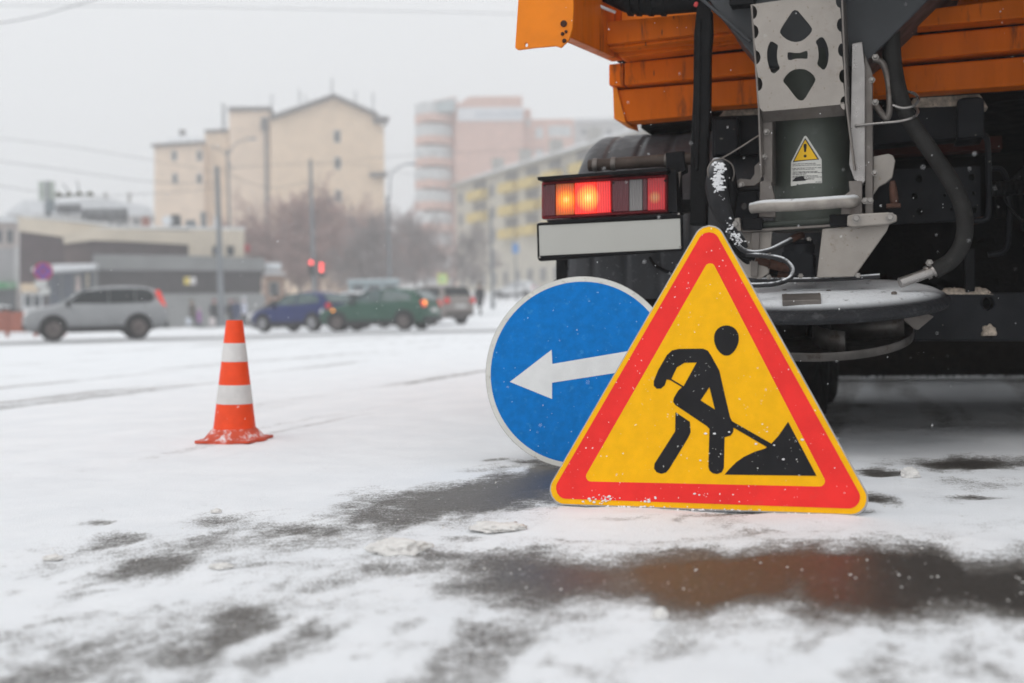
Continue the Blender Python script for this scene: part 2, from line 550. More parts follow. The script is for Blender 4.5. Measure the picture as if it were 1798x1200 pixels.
def inset_tri(pts, d):
    c = (pts[0] + pts[1] + pts[2]) / 3
    rin = min(((c - pts[i]) - (pts[(i + 1) % 3] - pts[i]).normalized() * (c - pts[i]).dot((pts[(i + 1) % 3] - pts[i]).normalized())).length for i in range(3))
    return [c + (p - c) * (1 - d / rin) for p in pts]

gl, gr = G(982, 889), G(1508, 908)
yaw_t = math.atan2(-(gr.y - gl.y), gr.x - gl.x)
TP_ = Plane((gl + gr) / 2, yaw_t, R(9))
# the straight edges of the plate seen in the photo, crossed to give its three corners
def cross2(p1, p2, p3, p4):
    d1, d2 = p2 - p1, p4 - p3
    den = d1.x * d2.z - d1.z * d2.x
    t = ((p3.x - p1.x) * d2.z - (p3.z - p1.z) * d2.x) / den
    return p1 + d1 * t
q = TP_.xy
Lx = [q(999.6, 792.5), q(1218.5, 415)]; Rx = [q(1281, 430), q(1490, 807)]; Bx = [q(986, 887), q(1494.5, 905.5)]
tri = [cross2(*Lx, *Bx), cross2(*Rx, *Bx), cross2(*Lx, *Rx)]
troot = bpy.data.objects.new("roadworks_sign", None); C.objects.link(troot)
troot.matrix_world = TP_.M; troot.empty_display_size = 0.2
tag(troot, "yellow and red triangular roadworks sign with a digging man, propped on the snow", "road sign")
side = (tri[0] - tri[1]).length
print("triangle sides", [round((tri[i] - tri[i - 1]).length, 3) for i in range(3)])
def lay(name, mat, outer, off, th, holes=(), parent=None, bevel=0):
    b = B()
    b.prism([Vector((p.x, -off, p.z)) for p in outer], (0, th, 0), [[Vector((p.x, -off, p.z)) for p in h] for h in holes])
    return b.build(name, mat, parent or troot, bevel=bevel)
sd_ = 0.9
o = lay("sign_plate", STEEL, rounded(tri, 0.042 * side / sd_), 0.0, 0.014, bevel=0.002)
face_o = rounded(inset_tri(tri, 0.003), 0.040 * side / sd_)
lay("yellow_edge", SYEL, face_o, 0.0015, 0.0012)
# red band and yellow field measured from the photo
ri = [q(*p) for p in ((1252, 466 - 84), (1538, 916), (953, 893))]
red_o = rounded(inset_tri([tri[0], tri[1], tri[2]], 0.0165 * side / sd_), 0.029 * side / sd_)
yin = rounded([q(1247.5, 452), q(1456, 856), q(1022, 846)], 0.013)
lay("red_band", SRED, red_o, 0.0027, 0.0010, holes=[rounded([q(1247.5, 453), q(1455, 855), q(1023, 845.5)], 0.013)])
lay("yellow_field", SYEL, yin, 0.0024, 0.0007)
def tp(x, y): return q(830 + x / 2.182, 380 + y / 2.182)
def ell(cx, cy, rx, ry, n=28, egg=0.12):
    return [tp(cx + rx * math.cos(a) * (1 - egg * math.sin(a)), cy + ry * math.sin(a)) for a in (2 * math.pi * k / n for k in range(n))]
sym = B()
def symp(pts, holes=()):
    sym.prism([Vector((p.x, -0.0036, p.z)) for p in pts], (0, 0.0009, 0), [[Vector((p.x, -0.0036, p.z)) for p in h] for h in holes])
symp(ell(973, 477, 47, 58, egg=0.16))
body = [(790, 509), (884, 508), (902, 516), (914, 534), (946, 592), (968, 690), (987, 770), (1001, 800), (999, 826), (989, 841), (966, 847),
        (963, 965), (955, 981), (938, 988), (920, 985), (908, 974), (904, 960), (908, 815), (896, 803), (778, 724), (769, 711), (772, 696), (789, 668), (803, 655),
        (757, 628), (744, 626), (737, 648), (722, 661), (706, 661), (695, 650), (695, 632), (712, 590), (745, 533), (764, 515)]
hole1 = [(812, 562), (859, 561), (809, 652), (762, 624), (783, 580)]
hole2 = [(908, 655), (874, 706), (929, 741)]
symp([tp(*p) for p in body], [[tp(*p) for p in hole1], [tp(*p) for p in hole2]])
symp([tp(*p) for p in ((778, 751), (833, 788), (836, 828), (826, 850), (754, 968), (742, 982), (724, 987), (706, 981), (696, 967), (698, 948), (777, 824))])
symp([tp(*p) for p in ((986, 781), (1146, 872), (1130, 886), (996, 808))])
symp([tp(*p) for p in ((1209, 788), (1318, 995), (966, 990), (985, 968), (1010, 943), (1040, 922), (1080, 903), (1119, 891), (1138, 879), (1150, 866), (1172, 842))])
sym.build("worker_symbol", SBLK, troot)
# wet snow stuck to the lower edge of the face
pb = B(); rnd = random.Random(3)
for cx, cy, sx, sy, n in ((1058, 877, 30, 8, 46), (1150, 878, 22, 5, 12), (1235, 868, 14, 8, 8), (1400, 902, 60, 2, 14), (1100, 890, 70, 1.5, 34), (1250, 896, 120, 1.5, 40), (1300, 780, 150, 60, 16)):
    for _ in range(n):
        p = q(rnd.gauss(cx, sx * .5), rnd.gauss(cy, sy * .5))
        s = rnd.choice((.0006, .0008, .0011, .0015, .0021, .003)) * rnd.uniform(.8, 1.2)
        r = bmesh.ops.create_icosphere(pb.bm, subdivisions=1, radius=s)
        for v in r['verts']:
            v.co = Vector((v.co.x * 1.5 + p.x, v.co.y * 0.4 - 0.0035, v.co.z * rnd.uniform(.8, 1.1) + p.z))
ss_ = pb.build("stuck_snow", M("stuck_snow", (0.86, 0.86, 0.87), 0.8, var=0.05), troot, sm=180)

ss_['kind'] = 'stuff'
# round blue sign
gc = G(985, 821)
CP = Plane(gc + Vector((0.02, 0, 0)), R(14), R(10))
croot = bpy.data.objects.new("direction_sign", None); C.objects.link(croot)
croot.matrix_world = CP.M; croot.empty_display_size = 0.2
tag(croot, "round blue sign with a white arrow pointing left, standing behind the triangular one", "road sign")
qc = CP.xy
cL, cT, cB = qc(852.5, 655), qc(1043, 486.5), qc(992, 822)
rad = (cT - cB).length / 2
cen = Vector((cL.x + rad, 0, (cT.z + cB.z) / 2))
print("circle radius", rad)
def disc(r, n=96): return [cen + Vector((r * math.cos(2 * math.pi * k / n), 0, r * math.sin(2 * math.pi * k / n))) for k in range(n)]
lay("sign_plate", STEEL, disc(rad), 0.0, 0.014, parent=croot, bevel=0.002)
lay("white_rim", SWHT, disc(rad - 0.002), 0.0012, 0.001, holes=[list(disc(rad * 0.943))], parent=croot)
arrow = [qc(*p) for p in ((895.5, 671), (968.8, 614.6), (970, 639.5), (1180, 604), (1180, 640), (969.5, 672.5), (969.5, 701))]
lay("blue_field", SBLU, disc(rad * 0.9435), 0.0010, 0.0008, parent=croot)
lay("white_arrow", M("arrow_white", (0.74, 0.74, 0.73), 0.45, var=0.05, scale=14, dirt=((0.5, 0.5, 0.48), 0.66, 20)), arrow, 0.0020, 0.0008, parent=croot)

# ================================================================ TRAFFIC CONE
ORG = M("cone_orange", (0.85, 0.072, 0.016), 0.5, var=0.08, scale=12, dirt=((0.52, 0.12, 0.06), 0.66, 16), flecks=((0.85, 0.8, 0.78), 0.76, 60))
ORB = M("cone_base_orange", (0.62, 0.085, 0.04), 0.6, var=0.12, scale=14, dirt=((0.62, 0.52, 0.5), 0.60, 30), snow=(0.28, 30))
BAND = M("cone_band", (0.66, 0.64, 0.62), 0.45, var=0.08, scale=14, dirt=((0.45, 0.42, 0.40), 0.60, 26))
g = G(412, 776)
sc = g.y / F
cone = empty("traffic_cone", (g.x, g.y, 0.004), R(-12), "orange traffic cone with two white bands standing alone on the snow", "traffic cone")
Hc = 211 * sc
def rz(t):   # t measured in photo pixels down from the top
    return (14.0 + (36.5 - 14.0) * t / 189) * sc
def zz(t): return Hc - t * sc + 0.002
lean = Matrix.Rotation(R(1.8), 3, 'Y')
def seg(name, mat, t0, t1, extra=0.0):
    b = B(); b.lathe([(rz(t0) + extra, zz(t0)), (rz(t1) + extra, zz(t1))], mat=lean, n=48)
    return b.build(name, mat, cone, sm=40)
b = B()
b.lathe([(rz(0) - .008, zz(0) - 0.02), (rz(0) - .004, zz(0) - .002), (rz(0) - .001, zz(0)), (rz(0) + 0.001, zz(1)), (rz(189), zz(189)), (rz(191) + .002, zz(191))], mat=lean, n=48)
b.build("cone_body", ORG, cone, sm=50)
seg("white_band", BAND, 39.5, 72, 0.0012)
seg("white_band", BAND, 112.5, 145.5, 0.0012)
b = B()
b.lathe([(rz(190), zz(189)), (rz(190) + .003, zz(190)), (rz(195) + 4 * sc, zz(193)), (52 * sc, zz(205)), (57 * sc, zz(210)), (57 * sc, 0.0)], n=48)
b.build("cone_skirt", ORB, cone, sm=50)
hb = 52 * sc
base = rounded([Vector((x * hb, 0, y * hb)) for x, y in ((-1, -1), (1, -1), (1, 1), (-1, 1))], 0.014)
b = B(); b.prism([Vector((p.x, p.z, 0.002 + 0.006 * noise.noise((p.x * 9, p.z * 9, 2)))) for p in base], (0, 0, 0.011))
b.build("cone_base", ORB, cone, bevel=0.003)
# ================================================================ THE GRITTING TRUCK
TORG = M("truck_orange", (0.66, 0.135, 0.003), 0.45, spec=0.10, var=0.16, scale=5, dirt=((0.20, 0.050, 0.012), 0.55, 18), stretch=(1, 1, 0.16), flecks=((0.10, 0.04, 0.02), 0.735, 60), bump=0.05, bscale=120)
TORB = M("truck_orange_bright", (0.78, 0.215, 0.012), 0.42, spec=0.16, var=0.08, scale=6, dirt=((0.40, 0.12, 0.03), 0.64, 10), bump=0.05, bscale=120)
BLK = M("truck_black", (0.007, 0.007, 0.008), 0.5, var=0.3, scale=8, spec=0.12, dirt=((0.018, 0.017, 0.016), 0.57, 10), bump=0.15, bscale=90)
BLK2 = M("truck_grime_shade", (0.004, 0.0035, 0.0035), 0.7, var=0.4, scale=7, spec=0.08, dirt=((0.014, 0.011, 0.009), 0.58, 14), bump=0.4, bscale=50)  # near-black grime, also used for the painted shade under the bed
NAVY = M("chassis_paint", (0.014, 0.015, 0.018), 0.5, var=0.25, scale=7, spec=0.14, dirt=((0.03, 0.026, 0.022), 0.62, 13), flecks=((0.2, 0.18, 0.15), 0.76, 60))
RUB = M("rubber", (0.006, 0.006, 0.0065), 0.55, var=0.25, scale=12, bump=0.25, bscale=70, spec=0.12, dirt=((0.026, 0.025, 0.024), 0.60, 16))
TYRE = M("tyre_rubber", (0.006, 0.006, 0.006), 0.75, var=0.3, scale=9, bump=0.4, bscale=60, spec=0.1, dirt=((0.03, 0.027, 0.025), 0.62, 14))
FEND = M("fender_plastic", (0.055, 0.057, 0.062), 0.45, var=0.15, scale=7, bump=0.1, bscale=90, spec=0.3, dirt=((0.13, 0.13, 0.135), 0.56, 60))
GALV = M("galvanised", (0.33, 0.30, 0.27), 0.5, metal=0.45, var=0.10, scale=5, dirt=((0.24, 0.20, 0.165), 0.56, 7), flecks=((0.26, 0.22, 0.18), 0.70, 90), bump=0.08, bscale=140)
GALD = M("galvanised_dirty", (0.19, 0.17, 0.155), 0.5, metal=0.5, var=0.16, scale=7, dirt=((0.13, 0.10, 0.085), 0.55, 9), bump=0.08, bscale=120)
STN = M("stainless", (0.36, 0.34, 0.325), 0.34, metal=0.8, var=0.12, scale=9, dirt=((0.26, 0.22, 0.19), 0.60, 14))
TUBG = M("tube_grey_green", (0.075, 0.085, 0.073), 0.45, var=0.12, scale=6, dirt=((0.10, 0.108, 0.10), 0.56, 8), flecks=((0.3, 0.3, 0.3), 0.775, 80))
HOPG = M("hopper_grey", (0.060, 0.063, 0.067), 0.5, var=0.10, scale=4, dirt=((0.14, 0.14, 0.145), 0.60, 8))
HOSE = M("hose_rubber", (0.022, 0.021, 0.020), 0.7, var=0.2, scale=12, bump=0.15, bscale=110, dirt=((0.05, 0.045, 0.04), 0.56, 16))
RUST = M("rusty_fitting", (0.075, 0.036, 0.025), 0.7, var=0.3, scale=25, dirt=((0.17, 0.075, 0.03), 0.62, 40), bump=0.3, bscale=120)
PIPEB = M("pipe_brown", (0.075, 0.055, 0.045), 0.6, var=0.25, scale=12, dirt=((0.16, 0.13, 0.11), 0.58, 20), bump=0.2)
SNOWB = M("snow_on_black", (0.024, 0.024, 0.026), 0.5, var=0.2, scale=12, snow=(1.0, 15), bump=0.2)
SNOWH = M("snow_on_hose", (0.030, 0.030, 0.032), 0.55, var=0.2, scale=12, snow=(0.62, 34), bump=0.2)
DISCM = M("spreader_cover", (0.020, 0.021, 0.024), 0.5, var=0.2, scale=6, snow=(0.78, 17, 0.80, 0.985), dirt=((0.06, 0.06, 0.064), 0.54, 22), bump=0.8, bscale=70)
SPIN = M("spinner_steel", (0.10, 0.092, 0.085), 0.45, metal=0.6, var=0.3, scale=9, dirt=((0.05, 0.035, 0.028), 0.52, 9))
HAND = M("handle_frosted", (0.33, 0.30, 0.27), 0.55, metal=0.3, var=0.18, scale=16, snow=(0.75, 40), dirt=((0.2, 0.16, 0.14), 0.6, 20))
SANDM = M("grit_sand", (0.52, 0.44, 0.36), 0.95, var=0.35, scale=70, bump=0.25, bscale=220, flecks=((0.16, 0.13, 0.10), 0.66, 140))
BOLT = M("bolt_steel", (0.30, 0.28, 0.26), 0.35, metal=0.85, var=0.1, dirt=((0.28, 0.22, 0.17), 0.6, 30))

truck = TRK.root("gritting_truck", "orange gritting truck seen from behind with a grey spreader chute and lit tail lamp", "gritting truck")
tl = TRK.loc
def tpr(b, pts, v, dv, holes=()):
    b.prism([tl(x, y, v) for x, y in pts], (0, dv, 0), [[tl(x, y, v) for x, y in h] for h in holes]); return b
def tplate(name, mat, pts, v, dv, holes=(), bevel=0.003, parent=None, sm=None):
    return tpr(B(), pts, v, dv, holes).build(name, mat, parent or truck, bevel=bevel, sm=sm)
def ttube(name, mat, pts, r, n=12, parent=None, sub=8, sm=60):
    p = catmull([tl(*k) for k in pts], sub) if sub else [tl(*k) for k in pts]
    rr = r
    if isinstance(r, (list, tuple)):
        rr = list(np.interp(np.linspace(0, len(r) - 1, len(p)), range(len(r)), r))
    return B().tube(p, rr, n).build(name, mat, parent or truck, sm=sm)
def arcp(cx, cy, rx, ry, a0, a1, n):
    return [(cx + rx * math.cos(R(a0 + (a1 - a0) * k / n)), cy + ry * math.sin(R(a0 + (a1 - a0) * k / n))) for k in range(n + 1)]
AX = Matrix.Rotation(R(90), 3, 'Y')                 # lathe axis turned to u
AV = Matrix.Rotation(R(90), 3, 'X')                 # lathe axis turned to -v
def bolts(name, mat, spots, r, parent=None, dv=0.018):
    for x, y, v in spots:
        b = B(); p = tl(x, y, v)
        b.lathe([(r * 1.5, 0.0), (r * 1.5, dv * .25), (r, dv * .25), (r, dv), (r * .8, dv * 1.1)], p, AV, n=6)
        b.build(name, mat, parent or truck)

# ---- load bed
VB = 0.40
bed = tplate("lower_plank", TORG, [(1083, 158), (1840, 96), (1840, 147), (1246, 188), (1228, 189), (1225, 203), (1099, 214)], VB, 0.10, bevel=0.006)
tplate("plank_end", TORB, [(1076, 153), (1083, 153), (1099, 216), (1078, 209)], VB - 0.012, 0.24, bevel=0.003)
tplate("upper_plank", TORG, [(1096, 110), (1840, 40), (1840, 83), (1096, 150)], VB - 0.04, 0.14, bevel=0.006)
tplate("plank_end", TORG, [(1069, 113), (1094.5, 110.5), (1094.5, 151), (1069, 150)], VB - 0.042, 0.20, bevel=0.005)
tplate("seam_strip", BLK2, [(1086, 145), (1840, 80), (1840, 104), (1086, 164)], VB + 0.055, 0.03)
tplate("bed_sill", BLK, [(1240, 186), (1840, 144), (1840, 151), (1240, 191)], VB + 0.06, 0.08)
tplate("gap_strip", BLK2, [(1080, 106), (1840, 28), (1840, 46), (1098, 113)], VB + 0.03, 0.05)
VR = 0.14
tplate("tailgate_rail", TORG, [(1050, 39.5), (1330, 15), (1330, 48), (1052, 80)], VR, 0.12, bevel=0.006)
tplate("tailgate_underside", TORG, [(1063, 86), (1840, -10), (1840, 27), (1320, 73), (1102, 100), (1095, 103)], VR + 0.14, 0.10, bevel=0.005)
tplate("tailgate_lower_rail", TORG, [(1060, 82.5), (1330, 52), (1330, 58), (1064, 87)], VR + 0.03, 0.08, bevel=0.003)
tplate("tailgate_panel", TORB, [(1050, -70), (1840, -140), (1840, -20), (1050, 45)], VR + 0.20, 0.06)
# side arm: hinge plate in front, beam running back to the bed
VH = -0.30
tplate("hinge_plate", TORB, [(911, -20), (1006, -24), (1007, 16), (1005, 50), (999, 70), (985, 84), (975, 81), (940, 84), (909, 88), (904, 84)], VH, 0.012,
       holes=[[(924 + 3 * math.cos(a), 79 + 4 * math.sin(a)) for a in (0, 1, 2, 3, 4, 5)]], bevel=0.004)
arm = B()
A = [tl(1002, -26, VH + .012), tl(1002, 66, VH + .012)]
E = [tl(1094, -10, VB - .045), tl(1094, 107, VB - .045)]
Wd = Vector((-0.045, 0, 0)); Wi = Vector((0.0, 0, 0))
vs = [arm.bm.verts.new(p) for p in (A[0] + Wd, A[0], A[1], A[1] + Wd, E[0] + Wd, E[0], E[1], E[1] + Wd)]
for f in ((0, 1, 2, 3), (4, 7, 6, 5), (1, 5, 6, 2), (0, 3, 7, 4), (0, 4, 5, 1), (3, 2, 6, 7)): arm.bm.faces.new([vs[i] for i in f])
arm.build("side_arm", TORG, truck, bevel=0.004)
b = B()
for x, y, r in ((990, 42, .011), (988, 60, .006), (994, 56, .005), (991, 72, .007)):
    b.lathe([(r, 0), (r, 0.003), (r * .6, .004)], tl(x, y, VH - 0.001), AV, n=14)
b.build("rust_mark", M("rust_dark", (0.05, 0.022, 0.014), 0.8, var=0.4, scale=40), truck)
# rolled cover and the white strip beside it under the top of the frame
ttube("rolled_cover", RUB, [(1040, -16, .1), (1100, 4, .06), (1130, 6, .06), (1160, 2, .06), (1240, -6, .06)], [.018, .035, .040, .048, .050], n=16)
b = B()
for x in (1106, 1121, 1142, 1164):
    b.lathe([(.030, -.01), (.050, -.008), (.052, .008), (.03, .01)], tl(x, 3, .06), AX, n=18)
b.build("cover_ring", RUB, truck, sm=50)
ttube("white_strip", M("white_strip", (0.7, 0.7, 0.7), 0.5), [(1022, -10, .02), (1047, 8, .05), (1080, 22, .1)], .006, n=6)
# load bed behind: floor, side, the shade it throws
b = B()
b.box((1.19, 3.35, 2.06), (2.50, 5.2, 1.50))
b.build("load_bed", TORG, truck, bevel=0.02)
b = B(); b.box((1.19, 3.36, 1.28), (2.46, 5.16, 0.05)); b.build("bed_floor", BLK2, truck)  # underside made near-black: shade below the bed put into its colour
# unseen box added above the tail to shade the planks on the right
b = B(); b.box((1.58, 0.02, 2.20), (1.68, 0.92, 1.05)); b.build("shade_box", HOPG, truck, bevel=0.03)
b = B(); b.box((1.98, -0.10, 1.14), (0.82, 0.86, 1.06)); b.build("side_shade_box", HOPG, truck, bevel=0.06)  # added out of view, blocks light reaching the planks from the right

# ---- hopper funnel above the chute
b = B()
t0 = [tl(1196, -60, 0.02), tl(1700, -70, 0.02)]
t1 = [tl(1338, 120, 0.04), tl(1512, 118, 0.04)]
top = [t0[0], t0[1], t0[1] + Vector((0, .62, 0)), t0[0] + Vector((0, .62, 0))]
bot = [t1[0], t1[1], t1[1] + Vector((0, .28, 0)), t1[0] + Vector((0, .28, 0))]
vt = [b.bm.verts.new(p) for p in top]; vb = [b.bm.verts.new(p) for p in bot]
for i in range(4): b.bm.faces.new([vt[i], vt[(i + 1) % 4], vb[(i + 1) % 4], vb[i]])
b.bm.faces.new(vt); b.bm.faces.new(list(reversed(vb)))
b.build("hopper", HOPG, truck, bevel=0.006)
ttube("hopper_edge", HOPG, [(1222, -10, .0), (1318, 73, .02)], 0.006, sub=0)
tplate("hopper_bracket", BLK, [(1278, -20), (1324, -20), (1324, 6), (1281, 10)], -0.03, 0.08)

# ---- chute: grey-green tube, galvanised guard with cut-outs
tc_ = tl(1428, 300, 0.16); tr = 0.134
zt, zb_ = tl(1428, 100, 0.16).z, tl(1428, 402, 0.16).z
b = B()
b.lathe([(tr, zb_), (tr, zt)], (tc_.x, tc_.y, 0), n=64)
tube_o = b.build("chute_tube", TUBG, truck, sm=50)
b = B(); zc = tl(1428, 398, .16).z
b.lathe([(tr + .004, zc - .012), (tr + .016, zc - .012), (tr + .016, zc), (tr + .004, zc)], (tc_.x, tc_.y, 0), n=48, close=True)
b.build("tube_collar", GALD, truck, sm=40)
VG = -0.075
outl = [(1322, 10), (1330, 6), (1400, 3), (1468, -1), (1475, 1)]
outr = [(1475, 1)]
def half(x0, y0, x1, y1, rx, ry, right):      # bite cut out of the edge
    n = 8; cx, cy = (x0 + x1) / 2, (y0 + y1) / 2
    ang = [-90 + 180 * k / n for k in range(n + 1)]
    return [(cx + (-1 if right else 1) * rx * math.cos(R(a)), cy + ry * math.sin(R(a))) for a in ang]
left_pts = []
for cy in (22, 56, 101, 148):
    x = 1320.5 + (cy - 8) * 0.075
    left_pts += [(x, cy - 13)] + half(x, cy, x, cy, 8, 12, False) + [(x, cy + 13)]
right_pts = []
for cy in (2, 44, 88, 134, 181):
    x = 1475 + cy * 0.044
    right_pts += [(x, cy - 13)] + half(x, cy, x, cy, 7.5, 12, True) + [(x, cy + 13)]
guard = [(1320, 8), (1328, 7)] + [(1470, -14)] + right_pts + [(1483, 183), (1400, 191), (1340, 196), (1334, 190)] + list(reversed(left_pts))
def gp(x, y): return (1280 + x / 5.454, y / 5.454)
h_top = [gp(*p) for p in ((605, 110), (630, 96), (660, 104), (770, 235), (796, 275), (792, 305), (765, 340), (730, 372), (690, 396), (645, 405), (600, 400), (550, 378), (510, 345), (488, 312), (492, 288), (520, 240))]
h_bot = [gp(*p) for p in ((545, 725), (580, 690), (625, 667), (680, 660), (730, 666), (775, 690), (810, 722), (828, 755), (825, 780), (800, 825), (735, 935), (712, 960), (690, 965), (665, 958), (640, 935), (560, 830), (522, 788), (520, 765))]
h_lef = [gp(*p) for p in ((395, 402), (415, 398), (465, 428), (470, 445), (462, 490), (460, 550), (470, 610), (486, 645), (482, 665), (445, 700), (425, 705), (405, 692), (382, 640), (366, 570), (364, 500), (375, 440))]
h_rig = [gp(*p) for p in ((835, 390), (870, 360), (890, 356), (908, 366), (930, 405), (950, 460), (956, 520), (950, 590), (935, 640), (915, 668), (895, 668), (850, 625), (845, 605), (858, 560), (858, 500), (848, 440), (832, 410))]
h_mid = [gp(*p) for p in ((562, 505), (580, 500), (630, 508), (680, 508), (730, 490), (748, 488), (755, 510), (752, 560), (740, 566), (690, 562), (640, 564), (590, 578), (568, 575), (560, 545))]
tplate("guard_plate", GALV, guard, VG, 0.005, holes=[h_top, h_bot, h_lef, h_rig, h_mid], bevel=0)
b = B()                                   # the plate's folded lower lip and sides
for (p0, p1) in (((1337, 195), (1482, 183)),):
    a, c = tl(*p0, VG), tl(*p1, VG)
    b.prism([a, c, c + Vector((0, .05, -.03)), a + Vector((0, .05, -.03))], (0, 0.002, 0.006))
b.build("guard_lip", GALD, truck)
def vplate(name, mat, pts, th=0.006, du=1, parent=None, bevel=0.001):   # plate lying along v: points (photo x, y, v)
    b = B(); p = [tl(*k) for k in pts]
    b.prism(p, (th * du, 0, 0)); return b.build(name, mat, parent or truck, bevel=bevel)
vplate("side_flange", GALD, [(1476, -20, VG), (1484, 183, VG), (1499, 300, VG + .01), (1503, 296, .14), (1498, 180, .17), (1488, -20, .17)])
vplate("side_flange", GALD, [(1321, 8, VG), (1334, 194, VG), (1338, 312, VG + .01), (1350, 300, .05), (1347, 195, .06), (1334, 8, .06)], du=-1)
tplate("side_channel", STN, [(1496, 76), (1514, 73), (1519, 120), (1519, 318), (1512, 326), (1500, 316), (1491, 290), (1494, 200)], 0.0, 0.10, bevel=0.003)
tplate("side_channel", GALD, [(1517.5, 92), (1532, 128), (1533, 385), (1519, 385)], 0.02, 0.09, bevel=0.003)
tplate("side_channel", GALD, [(1339, 195), (1356, 200), (1356, 322), (1341, 318)], -0.02, 0.12, bevel=0.003)
tplate("lower_bracket", GALD, [(1490, 318), (1514, 318), (1514, 376), (1476, 380), (1480, 345), (1492, 336)], -0.02, 0.02)
tplate("lower_bracket", GALD, [(1334, 320), (1352, 312), (1360, 345), (1362, 382), (1333, 382)], -0.02, 0.02)
tplate("tab_bracket", GALV, [(1533, 275), (1560, 270), (1568, 273), (1572, 282), (1567, 312), (1556, 322), (1544, 328), (1533, 343)], 0.05, 0.012)
tplate("tab_bracket", GALD, [(1287, 322), (1300, 314), (1318, 316), (1325, 306), (1325, 292), (1333, 285), (1336, 318), (1322, 328), (1300, 332), (1289, 332)], 0.0, 0.014)
bolts("bolt", BOLT, [(1537, 101, .0), (1531, 141, .02), (1537, 180, .0), (1536, 304, .02), (1528, 353, -.02), (1519, 353, -.03), (1346, 232, -.03), (1341, 276, -.03), (1302, 325, -.01)], 0.0075)
ttube("lever_rod", GALD, [(1534, 104, .05), (1550, 112, .05), (1560, 145, .05), (1562, 190, .05), (1557, 208, .05), (1548, 200, .05), (1537, 184, .05)], 0.0105, n=12)
ttube("handle_bar", HAND, [(1319, 366, -.06), (1345, 362, -.075), (1400, 360, -.075), (1470, 355, -.075), (1494, 354, -.06), (1500, 352, .0)], [.018, .0205, .0205, .0205, .0215, .020], n=18)
# base frame under the tube
tplate("base_bar", BLK, [(1302, 384), (1338, 383), (1338, 404), (1304, 405)], -0.05, 0.05)
tplate("base_bar", BLK, [(1456, 377), (1492, 376), (1492, 397), (1457, 398)], -0.05, 0.05)
tplate("base_rail", GALD, [(1302, 404), (1478, 393), (1478, 397), (1302, 408.5)], -0.04, 0.03, bevel=0.001)
ttube("base_tube", TUBG, [(1330, 396, .0), (1470, 388, .0)], 0.012, sub=0)
tplate("hinge_lug", GALV, [(1284, 386), (1298, 382), (1301, 406), (1286, 407)], -0.06, 0.05)
tplate("hinge_arm", GALV, [(1488, 379), (1500, 376), (1560, 373), (1575, 378), (1575, 388), (1560, 394), (1496, 399), (1487, 396)], -0.08, 0.04, bevel=0.006)
bolts("bolt", BOLT, [(1504, 384, -.08), (1563, 382, -.08), (1292, 394, -.06)], 0.011)
tplate("gusset", GALV, [(1444, 402), (1562, 393), (1557, 406), (1500, 486), (1434, 488)], -0.03, 0.012)
tplate("gusset", GALV, [(1285, 410), (1356, 405), (1350, 480), (1335, 490), (1296, 486)], -0.01, 0.012)
tplate("gusset_web", GALD, [(1320, 408), (1334, 407), (1330, 486), (1318, 486)], -0.03, 0.02)
ttube("rusty_valve", RUST, [(1567, 318, .02), (1568, 330, .02), (1570, 350, .02), (1570, 366, .02)], [.008, .012, .014, .009], n=12)
tplate("valve_collar", RUST, [(1556, 358), (1582, 357), (1582, 364), (1556, 365)], 0.0, 0.04)
# hydraulic motor between the gussets
tplate("motor", NAVY, [(1372, 442), (1412, 440), (1430, 447), (1430, 488), (1372, 488)], 0.03, 0.10, bevel=0.006)
b = B(); pc = tl(1403, 442, .08)
b.lathe([(.052, -.01), (.052, .022), (.046, .028), (.046, .038), (.03, .042)], pc, n=28)
b.build("motor_cap", NAVY, truck, sm=40)
bolts("bolt", BOLT, [(1409, 422, .06), (1420, 421, .06), (1350, 487, -.05), (1406, 485, -.05), (1507, 484, -.05), (1390, 424, .06)], 0.006)
# hydraulic hoses
ttube("hydraulic_hose", SNOWH, [(1284, 412, -.05), (1300, 436, -.06), (1322, 444, -.06), (1350, 440, -.05), (1376, 428, -.02), (1394, 418, .02)], 0.0088)
ttube("hose_fitting", RUST, [(1390, 421, .01), (1398, 416, .02), (1408, 414, .05)], 0.012, sub=3)
ttube("hydraulic_hose", SNOWH, [(1310, 447, -.06), (1345, 450, -.07), (1375, 456, -.09), (1391, 472, -.11), (1388, 488, -.13), (1365, 498, -.15), (1335, 501, -.16), (1300, 501, -.16)], 0.0082)
ttube("hydraulic_hose", RUB, [(1285, 430, .0), (1310, 458, .0), (1335, 475, .02), (1365, 482, .03)], 0.014)
ttube("hydraulic_hose", RUB, [(1280, 425, -.02), (1300, 444, -.02), (1326, 456, -.02)], 0.012)
b = B()
for pts, r in (([(1326, 456, -.02), (1350, 463, -.01)], .013), ([(1350, 463, -.01), (1363, 467, 0)], .0165), ([(1363, 467, 0), (1384, 472, .02)], .0145), ([(1348, 483, .03), (1384, 485, .04)], .014)):
    b.tube([tl(*p) for p in pts], r, 10)
b.build("hose_fitting", RUST, truck, sm=40)
